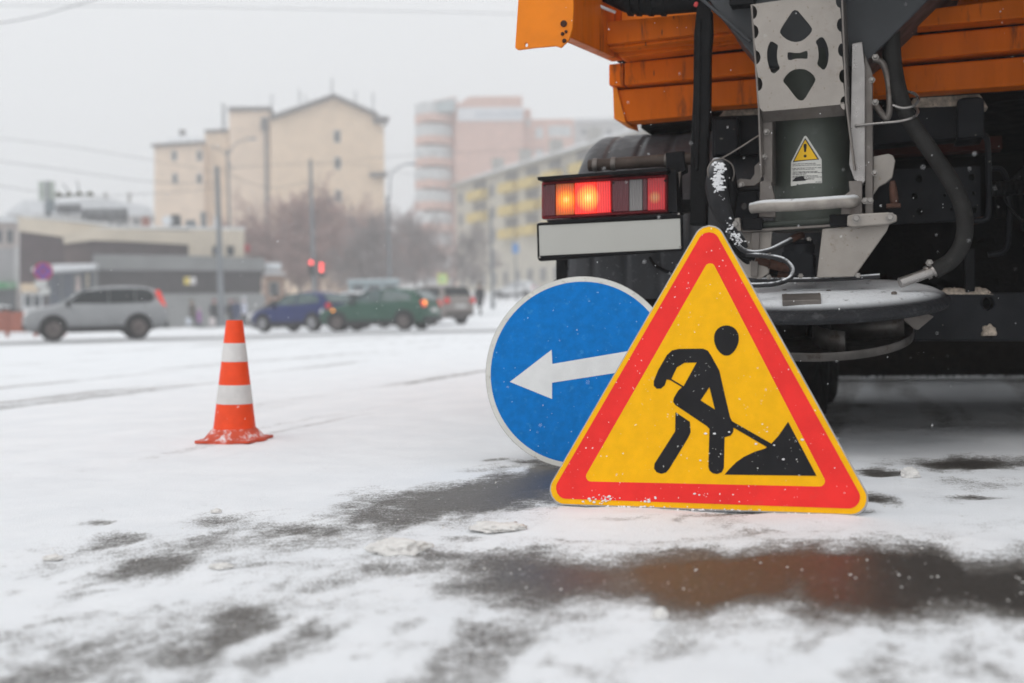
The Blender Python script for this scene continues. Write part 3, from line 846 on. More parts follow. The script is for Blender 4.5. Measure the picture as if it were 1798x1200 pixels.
# snowy bundle of hoses at the left of the chute, and its wire
ttube("hose_bundle", SNOWB, [(1266, 284, -.06), (1262, 300, -.07), (1258, 325, -.08), (1262, 352, -.085), (1272, 380, -.07), (1284, 402, -.05), (1300, 422, -.04), (1308, 436, -.03)],
      [.030, .034, .038, .036, .030, .022, .016, .012], n=20)
ttube("hose_bundle", RUB, [(1274, 288, -.03), (1280, 310, -.03), (1282, 345, -.03), (1280, 375, -.03), (1282, 395, -.02)], [.018, .024, .026, .022, .016], n=14)
sb = B(); rnd = random.Random(8)
for x, y, r_, n in ((1264, 293, .017, 12), (1262, 306, .014, 8), (1260, 318, .018, 14), (1262, 331, .016, 12), (1262, 347, .008, 6), (1266, 366, .008, 7), (1272, 384, .014, 10), (1281, 397, .013, 8), (1292, 414, .012, 10), (1299, 424, .010, 8)):
    for _ in range(n * 3):
        p = tl(x + rnd.gauss(0, 4.5), y + rnd.gauss(0, 3.5), -.118 + .05 * smooth(y, 340, 420)); lump(sb, p, [r_ * rnd.uniform(.15, .38) for _ in range(3)], rnd.random() * 40, sub=2, rough=.5)
o = sb.build("stuck_snow", M("stuck_snow", (0.86, 0.86, 0.87)), truck, sm=180); o['kind'] = 'stuff'
ttube("tie_wire", GALD, [(1336, 236, -.02), (1300, 259, -.05), (1268, 278, -.09), (1252, 283, -.11), (1243, 297, -.11), (1245, 314, -.1)], 0.0028, n=8)
ttube("tie_wire", GALD, [(1268, 278, -.09), (1284, 288, -.07), (1289, 304, -.06), (1286, 318, -.05)], 0.0028, n=8)
ttube("curved_pipe", RUB, [(1286, 350, .02), (1290, 340, .0), (1304, 333, -.01), (1334, 331, -.01)], 0.010)
# wire guide and the big ribbed water hose
ttube("wire_guide", STN, [(1501, 221, -.01), (1540, 217, -.02), (1580, 213, -.03), (1604, 206, -.02), (1612, 196, .02), (1604, 188, .06), (1590, 186, .06)], 0.0045, n=8)
ttube("wire_guide", STN, [(1592, 161, .06), (1606, 165, .04), (1613, 175, .0), (1604, 186, -.03), (1585, 190, -.04), (1568, 185, -.03)], 0.0048, n=8)
ttube("water_hose", HOSE, [(1566, -20, .08), (1566, 40, .08), (1568, 100, .07), (1578, 160, .05), (1598, 212, .03), (1636, 268, .02), (1672, 322, .02), (1692, 372, .02), (1692, 420, .02), (1672, 456, .01), (1640, 476, .0)], 0.0265, n=20)
ttube("water_hose", HOSE, [(1560, -20, .10), (1558, 40, .10), (1560, 95, .10), (1566, 130, .09)], 0.020, n=16)
ttube("outlet_pipe", STN, [(1642, 474, .0), (1612, 486, -.02), (1580, 497, -.04)], 0.0165, sub=0, n=16)
b = B()
for x, y in ((1640, 474.5), (1629, 479)):
    p0, p1 = tl(x + 3, y - 1.5, 0), tl(x - 3, y + 1.5, 0)
    b.tube([p0, p1], 0.0225, 18)
b.build("hose_clamp", STN, truck, sm=40)
bolts("bolt", BOLT, [(1632, 462, -.01)], 0.008)

# ---- warning sticker bent round the tube
def wrap(x, y, off):
    p = tl(x, y, 0.16 - tr)
    a = (p.x - tc_.x) / tr
    a = math.asin(max(-.99, min(.99, a)))
    return Vector((tc_.x + (tr + off) * math.sin(a), tc_.y - (tr + off) * math.cos(a), p.z))
def sticker(b, pts, off):
    # subdivide across so it follows the tube
    loops = [Vector((p[0], p[1], 0)) for p in pts]
    xs_ = sorted(set([min(p.x for p in loops) + k * (max(p.x for p in loops) - min(p.x for p in loops)) / 8 for k in range(9)]))
    bm2 = bmesh.new(); f = bm2.faces.new([bm2.verts.new(p) for p in loops])
    for xx in xs_[1:-1]:
        bmesh.ops.bisect_plane(bm2, geom=bm2.faces[:] + bm2.edges[:] + bm2.verts[:], plane_co=(xx, 0, 0), plane_no=(1, 0, 0))
    mp_ = {v: b.bm.verts.new(wrap(v.co.x, v.co.y, off)) for v in bm2.verts}
    for f in bm2.faces: b.bm.faces.new([mp_[v] for v in f.verts])
    bm2.free()
STW = M("sticker_white", (0.62, 0.61, 0.57), 0.5, var=0.06, scale=20, dirt=((0.42, 0.40, 0.36), 0.62, 30))
STY = M("sticker_yellow", (0.80, 0.47, 0.02), 0.45, var=0.05)
STK = M("sticker_black", (0.02, 0.02, 0.02), 0.5)
def sp(x, y): return (1230 + x / 5.0, 180 + y / 5.0)
b = B(); sticker(b, [sp(*p) for p in ((920, 293), (933, 300), (1062, 500), (1066, 708), (940, 712), (862, 722), (850, 712), (842, 726), (790, 732), (794, 520), (910, 300))], 0.0008)
stk = b.build("warning_sticker", STW, truck, sm=60)
b = B(); sticker(b, [sp(*p) for p in ((920, 312), (1042, 502), (808, 522))], 0.0014); b.build("black_triangle", STK, stk, sm=60)
b = B(); sticker(b, [sp(*p) for p in ((920, 330), (1025, 497), (824, 512))], 0.0020); b.build("yellow_triangle", STY, stk, sm=60)
b = B()
sticker(b, [sp(*p) for p in ((908, 366), (930, 364), (934, 380), (928, 436), (912, 437), (906, 382))], 0.0026)
sticker(b, [sp(920 + 13 * math.cos(a), 472 + 13 * math.sin(a)) for a in (2 * math.pi * k / 10 for k in range(10))], 0.0026)
b.build("exclamation_mark", STK, stk, sm=60)
b = B(); rnd = random.Random(2)
for k, y in enumerate((536, 550, 574, 586, 606, 616, 628, 644, 656, 672, 684, 700)):
    x = 808 if k < 11 else 1010
    while x < (1000 + 30 * (k % 3) if k < 11 else 1050):
        wd = rnd.uniform(10, 34)
        if not (k in (6, 10) and x > 900): sticker(b, [sp(x, y - x * .02 + 18), sp(x + wd, y - (x + wd) * .02 + 18), sp(x + wd, y + 5 - (x + wd) * .02 + 18), sp(x, y + 5 - x * .02 + 18)], 0.0016)
        x += wd + 5
sticker(b, [sp(*p) for p in ((805, 690), (835, 655), (905, 648), (915, 672), (980, 668), (900, 688), (840, 692))], 0.0018)
b.build("small_print", STK, stk)

# ---- spreader disc: snowy cover above, spinner below
tilt = Matrix.Rotation(R(7.5), 3, 'X')
dc = tl(1440, 524, 0.11)
b = B()
b.lathe([(0.0, .036), (.12, .036), (.26, .033), (.345, .026), (.375, .017), (.402, .003), (.417, -.010), (.421, -.020), (.413, -.030), (.395, -.033), (.385, -.02), (.30, -.01), (0.05, -.01)], dc, tilt, n=96)
b.build("spreader_cover", DISCM, truck, sm=70)
def on_disc(x, y, h):                      # a point on the tilted cover under a sight line
    n_ = tilt @ Vector((0, 0, 1)); o_ = dc + n_ * h
    a, c = tl(x, y, 0.0), tl(x, y, 0.3)
    d = c - a
    return a + d * ((o_ - a).dot(n_) / d.dot(n_))
b = B()
n_ = tilt @ Vector((0, 0, 1))
b.prism([on_disc(*p, .022) for p in ((1373, 526), (1441, 524), (1442, 536), (1374, 538))], n_ * 0.018)
b.build("cover_clip", GALD, truck, bevel=0.003)
ttube("cover_hose", SNOWH, [(1330, 492, .0), (1400, 492, .0), (1470, 490, .0), (1545, 485, .0)], 0.008)
b = B()
for x, y in ((1378, 513), (1380, 521), (1455, 514), (1570, 517)):
    b.lathe([(.009, 0), (.009, .006), (.005, .009)], on_disc(x, y, .03), tilt, n=10)
b.build("cover_rivet", GALD, truck)
sc_ = tl(1440, 590, 0.10)
tilt = Matrix.Rotation(R(12), 3, 'X')
b = B()
b.lathe([(0.02, .004), (.27, .002), (.290, .014), (.300, .016), (.304, .006), (.300, -.012), (.28, -.014), (.02, -.008)], sc_, tilt, n=80)
b.build("spinner_disc", SPIN, truck, sm=50)
for k in range(6):
    a0 = R(60 * k + 18); b = B(); pts = []
    for j in range(7):
        r_ = .05 + .225 * j / 6; a = a0 + .55 * (j / 6) ** 1.5
        pts.append((r_ * math.cos(a), r_ * math.sin(a)))
    for j in range(6):
        q4 = [Vector((*pts[j], .004)), Vector((*pts[j + 1], .004)), Vector((*pts[j + 1], .075)), Vector((*pts[j], .075))]
        b.face([sc_ + tilt @ p for p in q4])
    o = b.build("spinner_vane", SPIN, truck, sm=60)
    so_ = o.modifiers.new("solid", 'SOLIDIFY'); so_.thickness = 0.005
b = B(); b.lathe([(.045, -.04), (.045, .02), (.03, .09)], sc_, tilt, n=20); b.build("spinner_hub", BLK, truck, sm=50)
tplate("disc_stay", GALD, [(1575, 552), (1622, 548), (1640, 556), (1612, 580), (1604, 578), (1590, 566)], 0.05, 0.012)

# ---- chassis seen behind the chute
VC = 0.50
tplate("cross_beam", NAVY, [(1250, 205), (1685, 186), (1685, 242), (1250, 277)], VC + .03, 0.15, bevel=0.006)
tplate("beam_end", NAVY, [(1254, 206), (1296, 204), (1296, 270), (1254, 276)], VC - .03, 0.22, bevel=0.01)
tplate("beam_end", NAVY, [(1681, 176), (1690, 172), (1722, 170), (1728, 175), (1728, 240), (1681, 244)], VC - .03, 0.22, bevel=0.01)
tplate("red_crossmember", M("primer_red", (0.09, 0.018, 0.012), 0.7, var=0.3), [(1500, 252), (1760, 238), (1760, 262), (1500, 276)], 1.1, 0.1)
cirq = lambda cx, cy, r: [(cx + r * math.cos(2 * math.pi * k / 14), cy + 1.12 * r * math.sin(2 * math.pi * k / 14)) for k in range(14)]
tplate("chassis_plate", NAVY, [(1530, 300), (1722, 292), (1722, 380), (1700, 388), (1530, 396)], 0.62, 0.012,
       holes=[cirq(*h) for h in ((1614, 315, 5.5), (1606, 345, 5.5), (1615, 372, 5.5), (1706, 311, 5.5), (1711, 369, 5), (1659, 343, 3), (1671, 367, 3), (1710, 340, 3))])
tplate("left_plate", NAVY, [(1270, 335), (1330, 325), (1330, 395), (1280, 390)], 0.30, 0.02, holes=[cirq(1306, 362, 5)])
tplate("stay_bar", BLK, [(1694, 440), (1712, 436), (1712, 512), (1696, 514)], 0.40, 0.03)
ttube("brake_pipe", NAVY, [(1723, 240, .5), (1733, 244, .5), (1736, 300, .5), (1736, 372, .5), (1728, 386, .5), (1708, 388, .5)], 0.010)
ttube("brake_pipe", NAVY, [(1742, 296, .7), (1760, 300, .7), (1770, 330, .7), (1772, 400, .7), (1764, 440, .7), (1735, 448, .7)], 0.010)
ttube("cable", RUB, [(1762, 346, .5), (1775, 368, .5), (1800, 392, .5), (1830, 410, .5)], 0.005)
b = B()
p0, p1 = tl(1742, 333, .65), tl(1860, 322, .65)
b.tube([p0.lerp(p1, k / 24) for k in range(25)], [0.030 if k % 2 else 0.025 for k in range(25)], 14)
b.build("ribbed_hose", RUB, truck, sm=50)
tplate("rusty_stub", RUST, [(1702, 384), (1728, 380), (1730, 390), (1704, 395)], 0.5, 0.03)
VBM = 0.42
tplate("rear_bumper_beam", NAVY, [(1180, 521), (1840, 513), (1840, 600), (1180, 598)], VBM, 0.14, bevel=0.008,
       holes=[cirq(1735, 533, 10), cirq(1737, 582, 9)])
b = B(); lump(b, (0, 0, 0), (.024, .012, .028), 4, sub=3)
o = b.build("grit_plug", SANDM, truck, sm=180); o.location = tl(1736, 585, VBM - .002)
tplate("dark_backing", BLK2, [(1300, 400), (1840, 380), (1840, 560), (1300, 560)], 1.3, 0.3)  # added dark slab, hides the bright view through the chassis
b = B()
b.box((1.5, 2.9, 0.92), (1.75, 0.9, 0.70)); b.build("dark_blocker", BLK2, truck, bevel=0.05)  # added dark box, blocks the bright background seen beneath the truck
b = B()
b.tube([(.35, 2.0, .55), (.95, 2.0, .56), (1.10, 2.0, .58), (1.30, 2.0, .58), (1.45, 2.0, .56), (2.0, 2.0, .55)], [.09, .10, .22, .22, .10, .09], 20)
b.build("rear_axle", BLK2, truck, sm=50)
for u in (0.78, 1.50):
    b = B(); b.box((u, 3.4, 0.92), (0.09, 5.4, 0.26)); b.build("chassis_rail", NAVY, truck, bevel=0.01)
# left: black flap panel under the number plate, with pressed ribs
tplate("flap_panel", BLK, [(976, 452), (1260, 432), (1262, 640), (972, 640), (972, 498), (976, 494)], 0.40, 0.03)
tplate("flap_ledge", BLK, [(972, 492), (1200, 478), (1200, 488), (972, 502)], 0.385, 0.04)
b = B()
for cx in (1005, 1050, 1102, 1157):
    pts = [tl(x, y, 0.392) for x, y in arcp(cx, 455 + (1157 - cx) * .045, 13, 14, 0, 180, 10)]
    b.tube(pts, 0.0035, 6)
b.build("pressed_rib", BLK, truck, sm=60)
ttube("lamp_cable", RUB, [(1140, 452, .36), (1150, 466, .36), (1168, 476, .36), (1188, 480, .37)], 0.006)

# ---- black rubber strap hanging left of the chute
tplate("rubber_strap", RUB, [(1224, 4), (1238, 4), (1249, 18), (1250, 60), (1247, 90), (1246, 200), (1243, 250), (1240, 396), (1211, 396), (1213, 240), (1217, 160), (1218, 60)], 0.02, 0.05, bevel=0.006)
tplate("strap_fold", RUB, [(1222, 30), (1231, 34), (1229, 200), (1226, 300), (1219, 300), (1221, 180)], 0.012, 0.02, bevel=0.004)
ttube("red_tip", M("red_cap", (0.75, 0.10, 0.10), 0.5), [(1227, -10, .03), (1225, 2, .03), (1221, 10, .02)], [.012, .010, .007], n=10, sub=4)

# ---- fender and wheels
uL, vF, zF, RF = -0.28, 1.02, 0.545, 0.66
fz = tl(1150, 238, vF).z
zF = fz - RF
b = B(); prof = []
for k in range(0, 101):
    u = uL + 0.98 * k / 100
    ph = (k % 13)
    gr = 0.010 if ph == 0 else (0.005 if ph in (1, 12) else 0.0)
    edge = 0.05 * (1 - min(1, k / 7)) ** 2
    prof.append((u, RF - gr - edge))
rings = []
for u, r_ in prof:
    rings.append([b.bm.verts.new((u, vF - r_ * math.sin(R(a)), zF + r_ * math.cos(R(a)))) for a in range(-80, 96, 5)])
for i in range(len(rings) - 1):
    for k in range(len(rings[0]) - 1): b.bm.faces.new([rings[i][k], rings[i][k + 1], rings[i + 1][k + 1], rings[i + 1][k]])
o = b.build("fender", FEND, truck, sm=60)
s_ = o.modifiers.new("solid", 'SOLIDIFY'); s_.thickness = 0.012; s_.offset = -1
b = B()
b.prism([(uL + .02, vF - (RF - .06) * math.sin(R(a)), zF + (RF - .06) * math.cos(R(a))) for a in range(-80, 96, 5)], (0.01, 0, 0))
b.build("fender_side", BLK, truck)
def wheel(u, v):
    rr = 0.52
    pr = [(.27, -.10), (.40, -.135), (.47, -.14), (.505, -.12), (rr, -.085), (rr, .085), (.505, .12), (.47, .14), (.40, .135), (.27, .10)]
    b = B(); b.lathe([(r_, z) for r_, z in pr], (u, v, rr), AX, n=64)
    return b.build("tyre", TYRE, None, sm=40)
def rim(u, v, par):
    b = B(); b.lathe([(.05, -.03), (.22, -.02), (.25, -.09), (.275, -.10), (.275, .10), (.25, .09), (.22, .02), (.05, .03)], (u, v, .52), AX, n=32, close=True)
    return b.build("rim", GALD, par, sm=40)
for u, v in ((.21, 2.0), (.53, 2.0), (.21, 1.0), (.53, 1.0), (1.81, 2.0), (2.13, 2.0), (1.81, 1.0), (2.13, 1.0)):
    t = wheel(u, v); t.parent = truck; t.name = "wheel"
    rim(u, v, t)
# road brush under the chassis
b = B(); rnd = random.Random(9)
b.tube([(-0.1, 4.0, .36), (2.4, 4.0, .36)], 0.335, 40)
for _ in range(9000):
    u = rnd.uniform(-.1, 2.4); a = rnd.uniform(0, 2 * math.pi); L_ = rnd.uniform(.348, .362); da = rnd.uniform(-.06, .06)
    p0 = Vector((u, 4.0 + .23 * math.sin(a), .36 + .23 * math.cos(a))); p1 = Vector((u + rnd.uniform(-.02, .02), 4.0 + L_ * math.sin(a + da), .36 + L_ * math.cos(a + da)))
    t = Vector((.011, 0, 0)); w_ = (p1 - p0).cross(t).normalized() * .006
    v_ = [b.bm.verts.new(p) for p in (p0 - t, p0 + t, p1)]; b.bm.faces.new(v_)
    v_ = [b.bm.verts.new(p) for p in (p0 - w_, p0 + w_, p1)]; b.bm.faces.new(v_)
b.build("road_brush", M("bristles", (0.012, 0.008, 0.006), 0.9, var=0.4, scale=20), truck)

# ---- tail lamp with two bulbs alight
def lens(name, col, bulb=None, glow=0.0, hot=(1, .62, .10), rim_c=(0.9, 0.10, 0.0), rad=0.06, base=0.0):
    m = bpy.data.materials.new(name); m.use_nodes = True
    t = m.node_tree; N, L = t.nodes, t.links; bs = N["Principled BSDF"]
    tc = N.new("ShaderNodeTexCoord"); wv = N.new("ShaderNodeTexWave")
    wv.wave_type = 'BANDS'; wv.bands_direction = 'X'; wv.inputs["Scale"].default_value = 36
    L.new(tc.outputs["Object"], wv.inputs["Vector"])
    bn = N.new("ShaderNodeBump"); bn.inputs["Strength"].default_value = 0.5; bn.inputs["Distance"].default_value = 0.004
    L.new(wv.outputs["Fac"], bn.inputs["Height"]); L.new(bn.outputs[0], bs.inputs["Normal"])
    bs.inputs["Base Color"].default_value = (*col, 1); bs.inputs["Roughness"].default_value = 0.22
    bs.inputs["Coat Weight"].default_value = 0.3
    if bulb is not None:
        ds = N.new("ShaderNodeVectorMath"); ds.operation = 'DISTANCE'; ds.inputs[1].default_value = bulb
        L.new(tc.outputs["Object"], ds.inputs[0])
        cr = N.new("ShaderNodeValToRGB"); e = cr.color_ramp.elements
        e[0].position = 0.0; e[0].color = (1.0, .93, .55, 1)
        e[1].position = 1.0; e[1].color = (base * rim_c[0] * .3, base * rim_c[1] * .3, 0, 1)
        for pos, c_ in ((.10, (1.0, .80, .22)), (.26, hot), (.62, rim_c)):
            k = cr.color_ramp.elements.new(pos); k.color = (*c_, 1)
        mr = N.new("ShaderNodeMath"); mr.operation = 'DIVIDE'; mr.inputs[1].default_value = rad
        L.new(ds.outputs["Value"], mr.inputs[0]); L.new(mr.outputs[0], cr.inputs["Fac"])
        st = N.new("ShaderNodeMapRange"); st.inputs[3].default_value = glow * 0.22; st.inputs[4].default_value = glow
        L.new(wv.outputs["Fac"], st.inputs[0]); L.new(st.outputs[0], bs.inputs["Emission Strength"])
        L.new(cr.outputs["Color"], bs.inputs["Emission Color"])
    return m
def lampq(x0, x1, pad=0, v=0.0):
    f = lambda x, ya, yb: ya + (yb - ya) * (x - 950) / 222
    return [(x0, f(x0, 319, 306) + pad), (x1, f(x1, 319, 306) + pad), (x1, f(x1, 386, 373) - pad), (x0, f(x0, 386, 373) - pad)]
lamp = tplate("tail_light", M("lamp_red_dark", (0.20, 0.006, 0.012), 0.3, var=0.1), lampq(950, 1173), 0.012, 0.05, bevel=0.008)
b1, b2 = tl(995, 351, 0.005), tl(1034, 348, 0.005)
DKR = lens("lens_dark_red", (0.11, 0.004, 0.012))
for nm, x0, x1, mt in (("outer_lens", 953, 975, DKR), ("amber_lens", 976, 1008, lens("lens_amber", (0.6, 0.12, 0.01), b1, 1.35, hot=(1, .42, .02), rim_c=(.60, .06, .0), rad=.060, base=.25)),
                       ("lit_red_lens", 1009, 1046, lens("lens_lit_red", (0.6, 0.02, 0.02), b2, 1.6, hot=(1, .50, .06), rim_c=(1.0, .03, .012), rad=.080, base=1.6)),
                       ("red_lens", 1047, 1072, lens("lens_red_lit_side", (0.55, 0.012, 0.02), b2, 1.0, hot=(1, .05, .03), rim_c=(.78, .01, .015), rad=.17, base=.6)),
                       ("dark_lens", 1075, 1104, DKR), ("reversing_lens", 1105, 1128, lens("lens_clear", (0.20, 0.185, 0.18))),
                       ("dark_lens", 1129, 1136, DKR), ("reflector", 1137, 1168, lens("reflector_glow", (0.42, 0.008, 0.014), tl(1150, 347, .0), .30, hot=(.9, .02, .02), rim_c=(.5, .0, .006), rad=.09, base=.5))):  # the reflector has no bulb; its brightness is a faint emission
    tplate(nm, mt, lampq(x0, x1, 6 if nm != "reflector" else 5), -0.002, 0.02, bevel=0.002, parent=lamp)
bolts("lamp_screw", BLK, [(1078, 322, .006), (1168, 318, .006), (1076, 370, .006), (957, 327, .006)], 0.004, parent=lamp, dv=.008)
tplate("lamp_shield", BLK, [(943, 311), (1172, 294), (1172, 301), (944, 317)], -0.06, 0.16, bevel=0.002)
tplate("lamp_housing", BLK, [(1173, 296), (1187, 300), (1190, 376), (1173, 372)], 0.0, 0.12, bevel=0.004)
tplate("lamp_bracket", BLK, [(1190, 350), (1215, 350), (1215, 372), (1190, 374)], 0.08, 0.05)
tplate("lamp_back", BLK, [(960, 316), (1180, 302), (1180, 378), (960, 390)], 0.066, 0.05)
ttube("support_pipe", PIPEB, [(1034, 291, .09), (1180, 281, .09), (1216, 279, .09)], 0.0215, sub=0, n=18)
for x, y in ((1046, 290), (1078, 288), (1172, 282)):
    b = B(); b.tube([tl(x - 4, y, .09), tl(x + 4, y, .09)], 0.0245, 18)
    b.build("pipe_clamp", GALD, truck, sm=40)
tplate("pipe_bracket", BLK, [(1168, 268), (1200, 265), (1204, 300), (1192, 306), (1170, 296)], 0.06, 0.06)
tplate("stay_strip", GALD, [(1190, 304), (1196, 300), (1191, 350), (1187, 350)], 0.05, 0.006)
# number plate, left blank
npl = tplate("plate_holder", BLK, [(942, 394), (948, 391), (1197, 379), (1198, 440), (946, 459), (943, 453)], 0.0, 0.03, bevel=0.005)
tplate("number_plate", M("plate_grey", (0.475, 0.47, 0.435), 0.45, var=0.015, scale=5), [(946, 396.5), (1194, 384), (1195.5, 437), (947.5, 449.5)], -0.003, 0.004, parent=npl, bevel=0)
b = B()
for q0, q1 in (((944, 394), (1197, 381)), ((1196, 381), (1198, 439)), ((1198, 439.5), (945, 452)), ((945.5, 452), (944, 394))):
    b.tube([tl(*q0, -.003), tl(*q1, -.003)], 0.0034, 6)
b.build("plate_rim", BLK, npl)
b = B()
for x, y in ((1195, 434), (1192, 376), (948, 452)):
    b.lathe([(.004, 0), (.004, .004)], tl(x, y, -.004), AV, n=8)
tplate("plate_light_bar", BLK, [(962, 387), (1190, 374), (1190, 381), (962, 394)], -0.01, 0.05)
b.build("plate_screw", BOLT, npl)

# heaps of spilled grit lying on the chassis: things of their own
def heap(px0, px1, py, v, hpx, seed, label):
    a, c = tl(px0, py, v), tl(px1, py, v)
    b = B(); n = 40; d = 0.03
    L_ = c.x - a.x
    rows = []
    for j in range(9):
        t = j / 8
        row = []
        for i in range(n + 1):
            s = i / n
            env = (1 - (2 * t - 1) ** 2) ** .7 * min(1, s / .18, (1 - s) / .12)
            h = env * (hpx * .0027) * (.75 + .5 * noise.noise((s * 6, t * 2, seed))) + .004 * noise.noise((s * 50, t * 14, seed)) * env
            row.append(b.bm.verts.new((a.x + L_ * s, v + d * t * 2, a.z + (c.z - a.z) * s + h)))
        rows.append(row)
    for j in range(8):
        for i in range(n): b.bm.faces.new([rows[j][i], rows[j][i + 1], rows[j + 1][i + 1], rows[j + 1][i]])
    base = [b.bm.verts.new((p.co.x, p.co.y, a.z - .004)) for p in rows[0]]
    o = b.build("grit_heap", SANDM, sm=180)
    o.matrix_world = truck_m
    o.data.flip_normals() if o.data.polygons[0].normal.z < 0 else None
    s2 = o.modifiers.new("solid", 'SOLIDIFY'); s2.thickness = .01
    return tag(o, label, "grit heap")
truck_m = Matrix.Translation(TRK.O) @ Matrix.Rotation(-TRK.th, 4, 'Z')
heap(1258, 1345, 207, VC + .03, 22, 1, "small heap of sandy grit left of the chute under the lower plank")
heap(1590, 1735, 188, VC + .03, 34, 2, "larger heap of sandy grit on the cross beam right of the chute hose")
heap(1640, 1745, 517, VBM, 10, 3, "thin line of sandy grit on the rear bumper beam beside the spreader disc")
# ================================================================ CARS
GLS = M("car_glass", (0.012, 0.016, 0.018), 0.12, var=0.2, scale=2, spec=0.4)
GLSG = M("car_glass_lit", (0.07, 0.11, 0.11), 0.15, var=0.3, scale=2, spec=0.5)
PLAS = M("car_plastic", (0.03, 0.03, 0.032), 0.6, var=0.2, scale=4)
CTYR = M("car_tyre", (0.02, 0.02, 0.02), 0.8, var=0.3, scale=6, dirt=((0.1, 0.09, 0.085), 0.6, 5))
CRIM = M("car_rim", (0.30, 0.30, 0.31), 0.45, metal=0.5, var=0.3, scale=6, dirt=((0.12, 0.11, 0.10), 0.55, 7))
CRIMD = M("car_rim_dirty", (0.13, 0.11, 0.105), 0.6, var=0.3, scale=6)
CRED = M("car_lamp_red", (0.45, 0.012, 0.015), 0.25, emit=((1, .05, .04), 0.22))
CREDL = M("car_lamp_red_lit", (0.6, 0.03, 0.02), 0.25, emit=((1, .07, .05), .45))
CAMB = M("car_lamp_amber_lit", (0.8, 0.3, 0.05), 0.25, emit=((1, .36, .06), 2.2))
CHEAD = M("car_headlamp", (0.75, 0.77, 0.80), 0.2, emit=((1, .95, .85), 0.35))
CSNOW = M("roof_snow", (0.84, 0.86, 0.88), 0.85, var=0.04, scale=3, bump=0.3, bscale=12)

HATCH = dict(st=[(2.08, .36, .58, .60, .60, .45), (2.0, .26, .68, .72, .74, .58), (1.75, .22, .78, .84, .82, .66), (1.30, .20, .86, .92, .85, .70), (.88, .20, .92, 1.00, .86, .72),
                 (.10, .20, .94, 1.40, .86, .62), (-.45, .20, .95, 1.47, .86, .63), (-1.10, .20, .97, 1.45, .86, .62), (-1.62, .22, .98, 1.33, .84, .60), (-1.92, .26, .96, 1.05, .80, .62), (-2.04, .34, .84, .88, .74, .60)],
             win=[[(.72, 1.0), (.10, 1.35), (-.38, 1.40), (-.38, .99)], [(-.46, .99), (-.46, 1.40), (-1.05, 1.37), (-1.45, 1.22), (-1.50, 1.04)]],
             ws=((.90, .72, 1.0), (.16, .60, 1.40)), rw=((-1.95, .66, 1.02), (-1.60, .56, 1.33)), axles=(1.28, -1.25), wr=.31, hl=(1.98, .62, .70), tl=(-1.93, .70, .90, .16, .24), mirror=(.66, .98))
SUV = dict(st=[(2.28, .42, .72, .75, .66, .52), (2.2, .32, .88, .93, .80, .64), (1.9, .28, .98, 1.04, .88, .72), (1.45, .26, 1.03, 1.10, .90, .76), (1.08, .26, 1.06, 1.15, .90, .76),
               (.30, .26, 1.08, 1.62, .90, .68), (-.40, .26, 1.10, 1.70, .90, .68), (-1.30, .26, 1.12, 1.69, .90, .67), (-1.92, .28, 1.12, 1.64, .89, .66), (-2.16, .34, 1.08, 1.28, .86, .68), (-2.28, .44, .86, .90, .80, .66)],
           win=[[(.92, 1.15), (.36, 1.53), (-.37, 1.60), (-.37, 1.14)], [(-.40, 1.14), (-.40, 1.60), (-1.21, 1.60), (-1.21, 1.15)], [(-1.24, 1.15), (-1.24, 1.60), (-1.66, 1.57), (-1.82, 1.44), (-1.84, 1.26), (-1.72, 1.17)]],
           ws=((1.10, .76, 1.15), (.36, .64, 1.60)), rw=((-2.14, .70, 1.22), (-1.96, .62, 1.58)), axles=(1.36, -1.30), wr=.37, hl=(2.18, .68, .84), tl=(-2.06, .74, 1.26, .17, .58), mirror=(.90, 1.12))
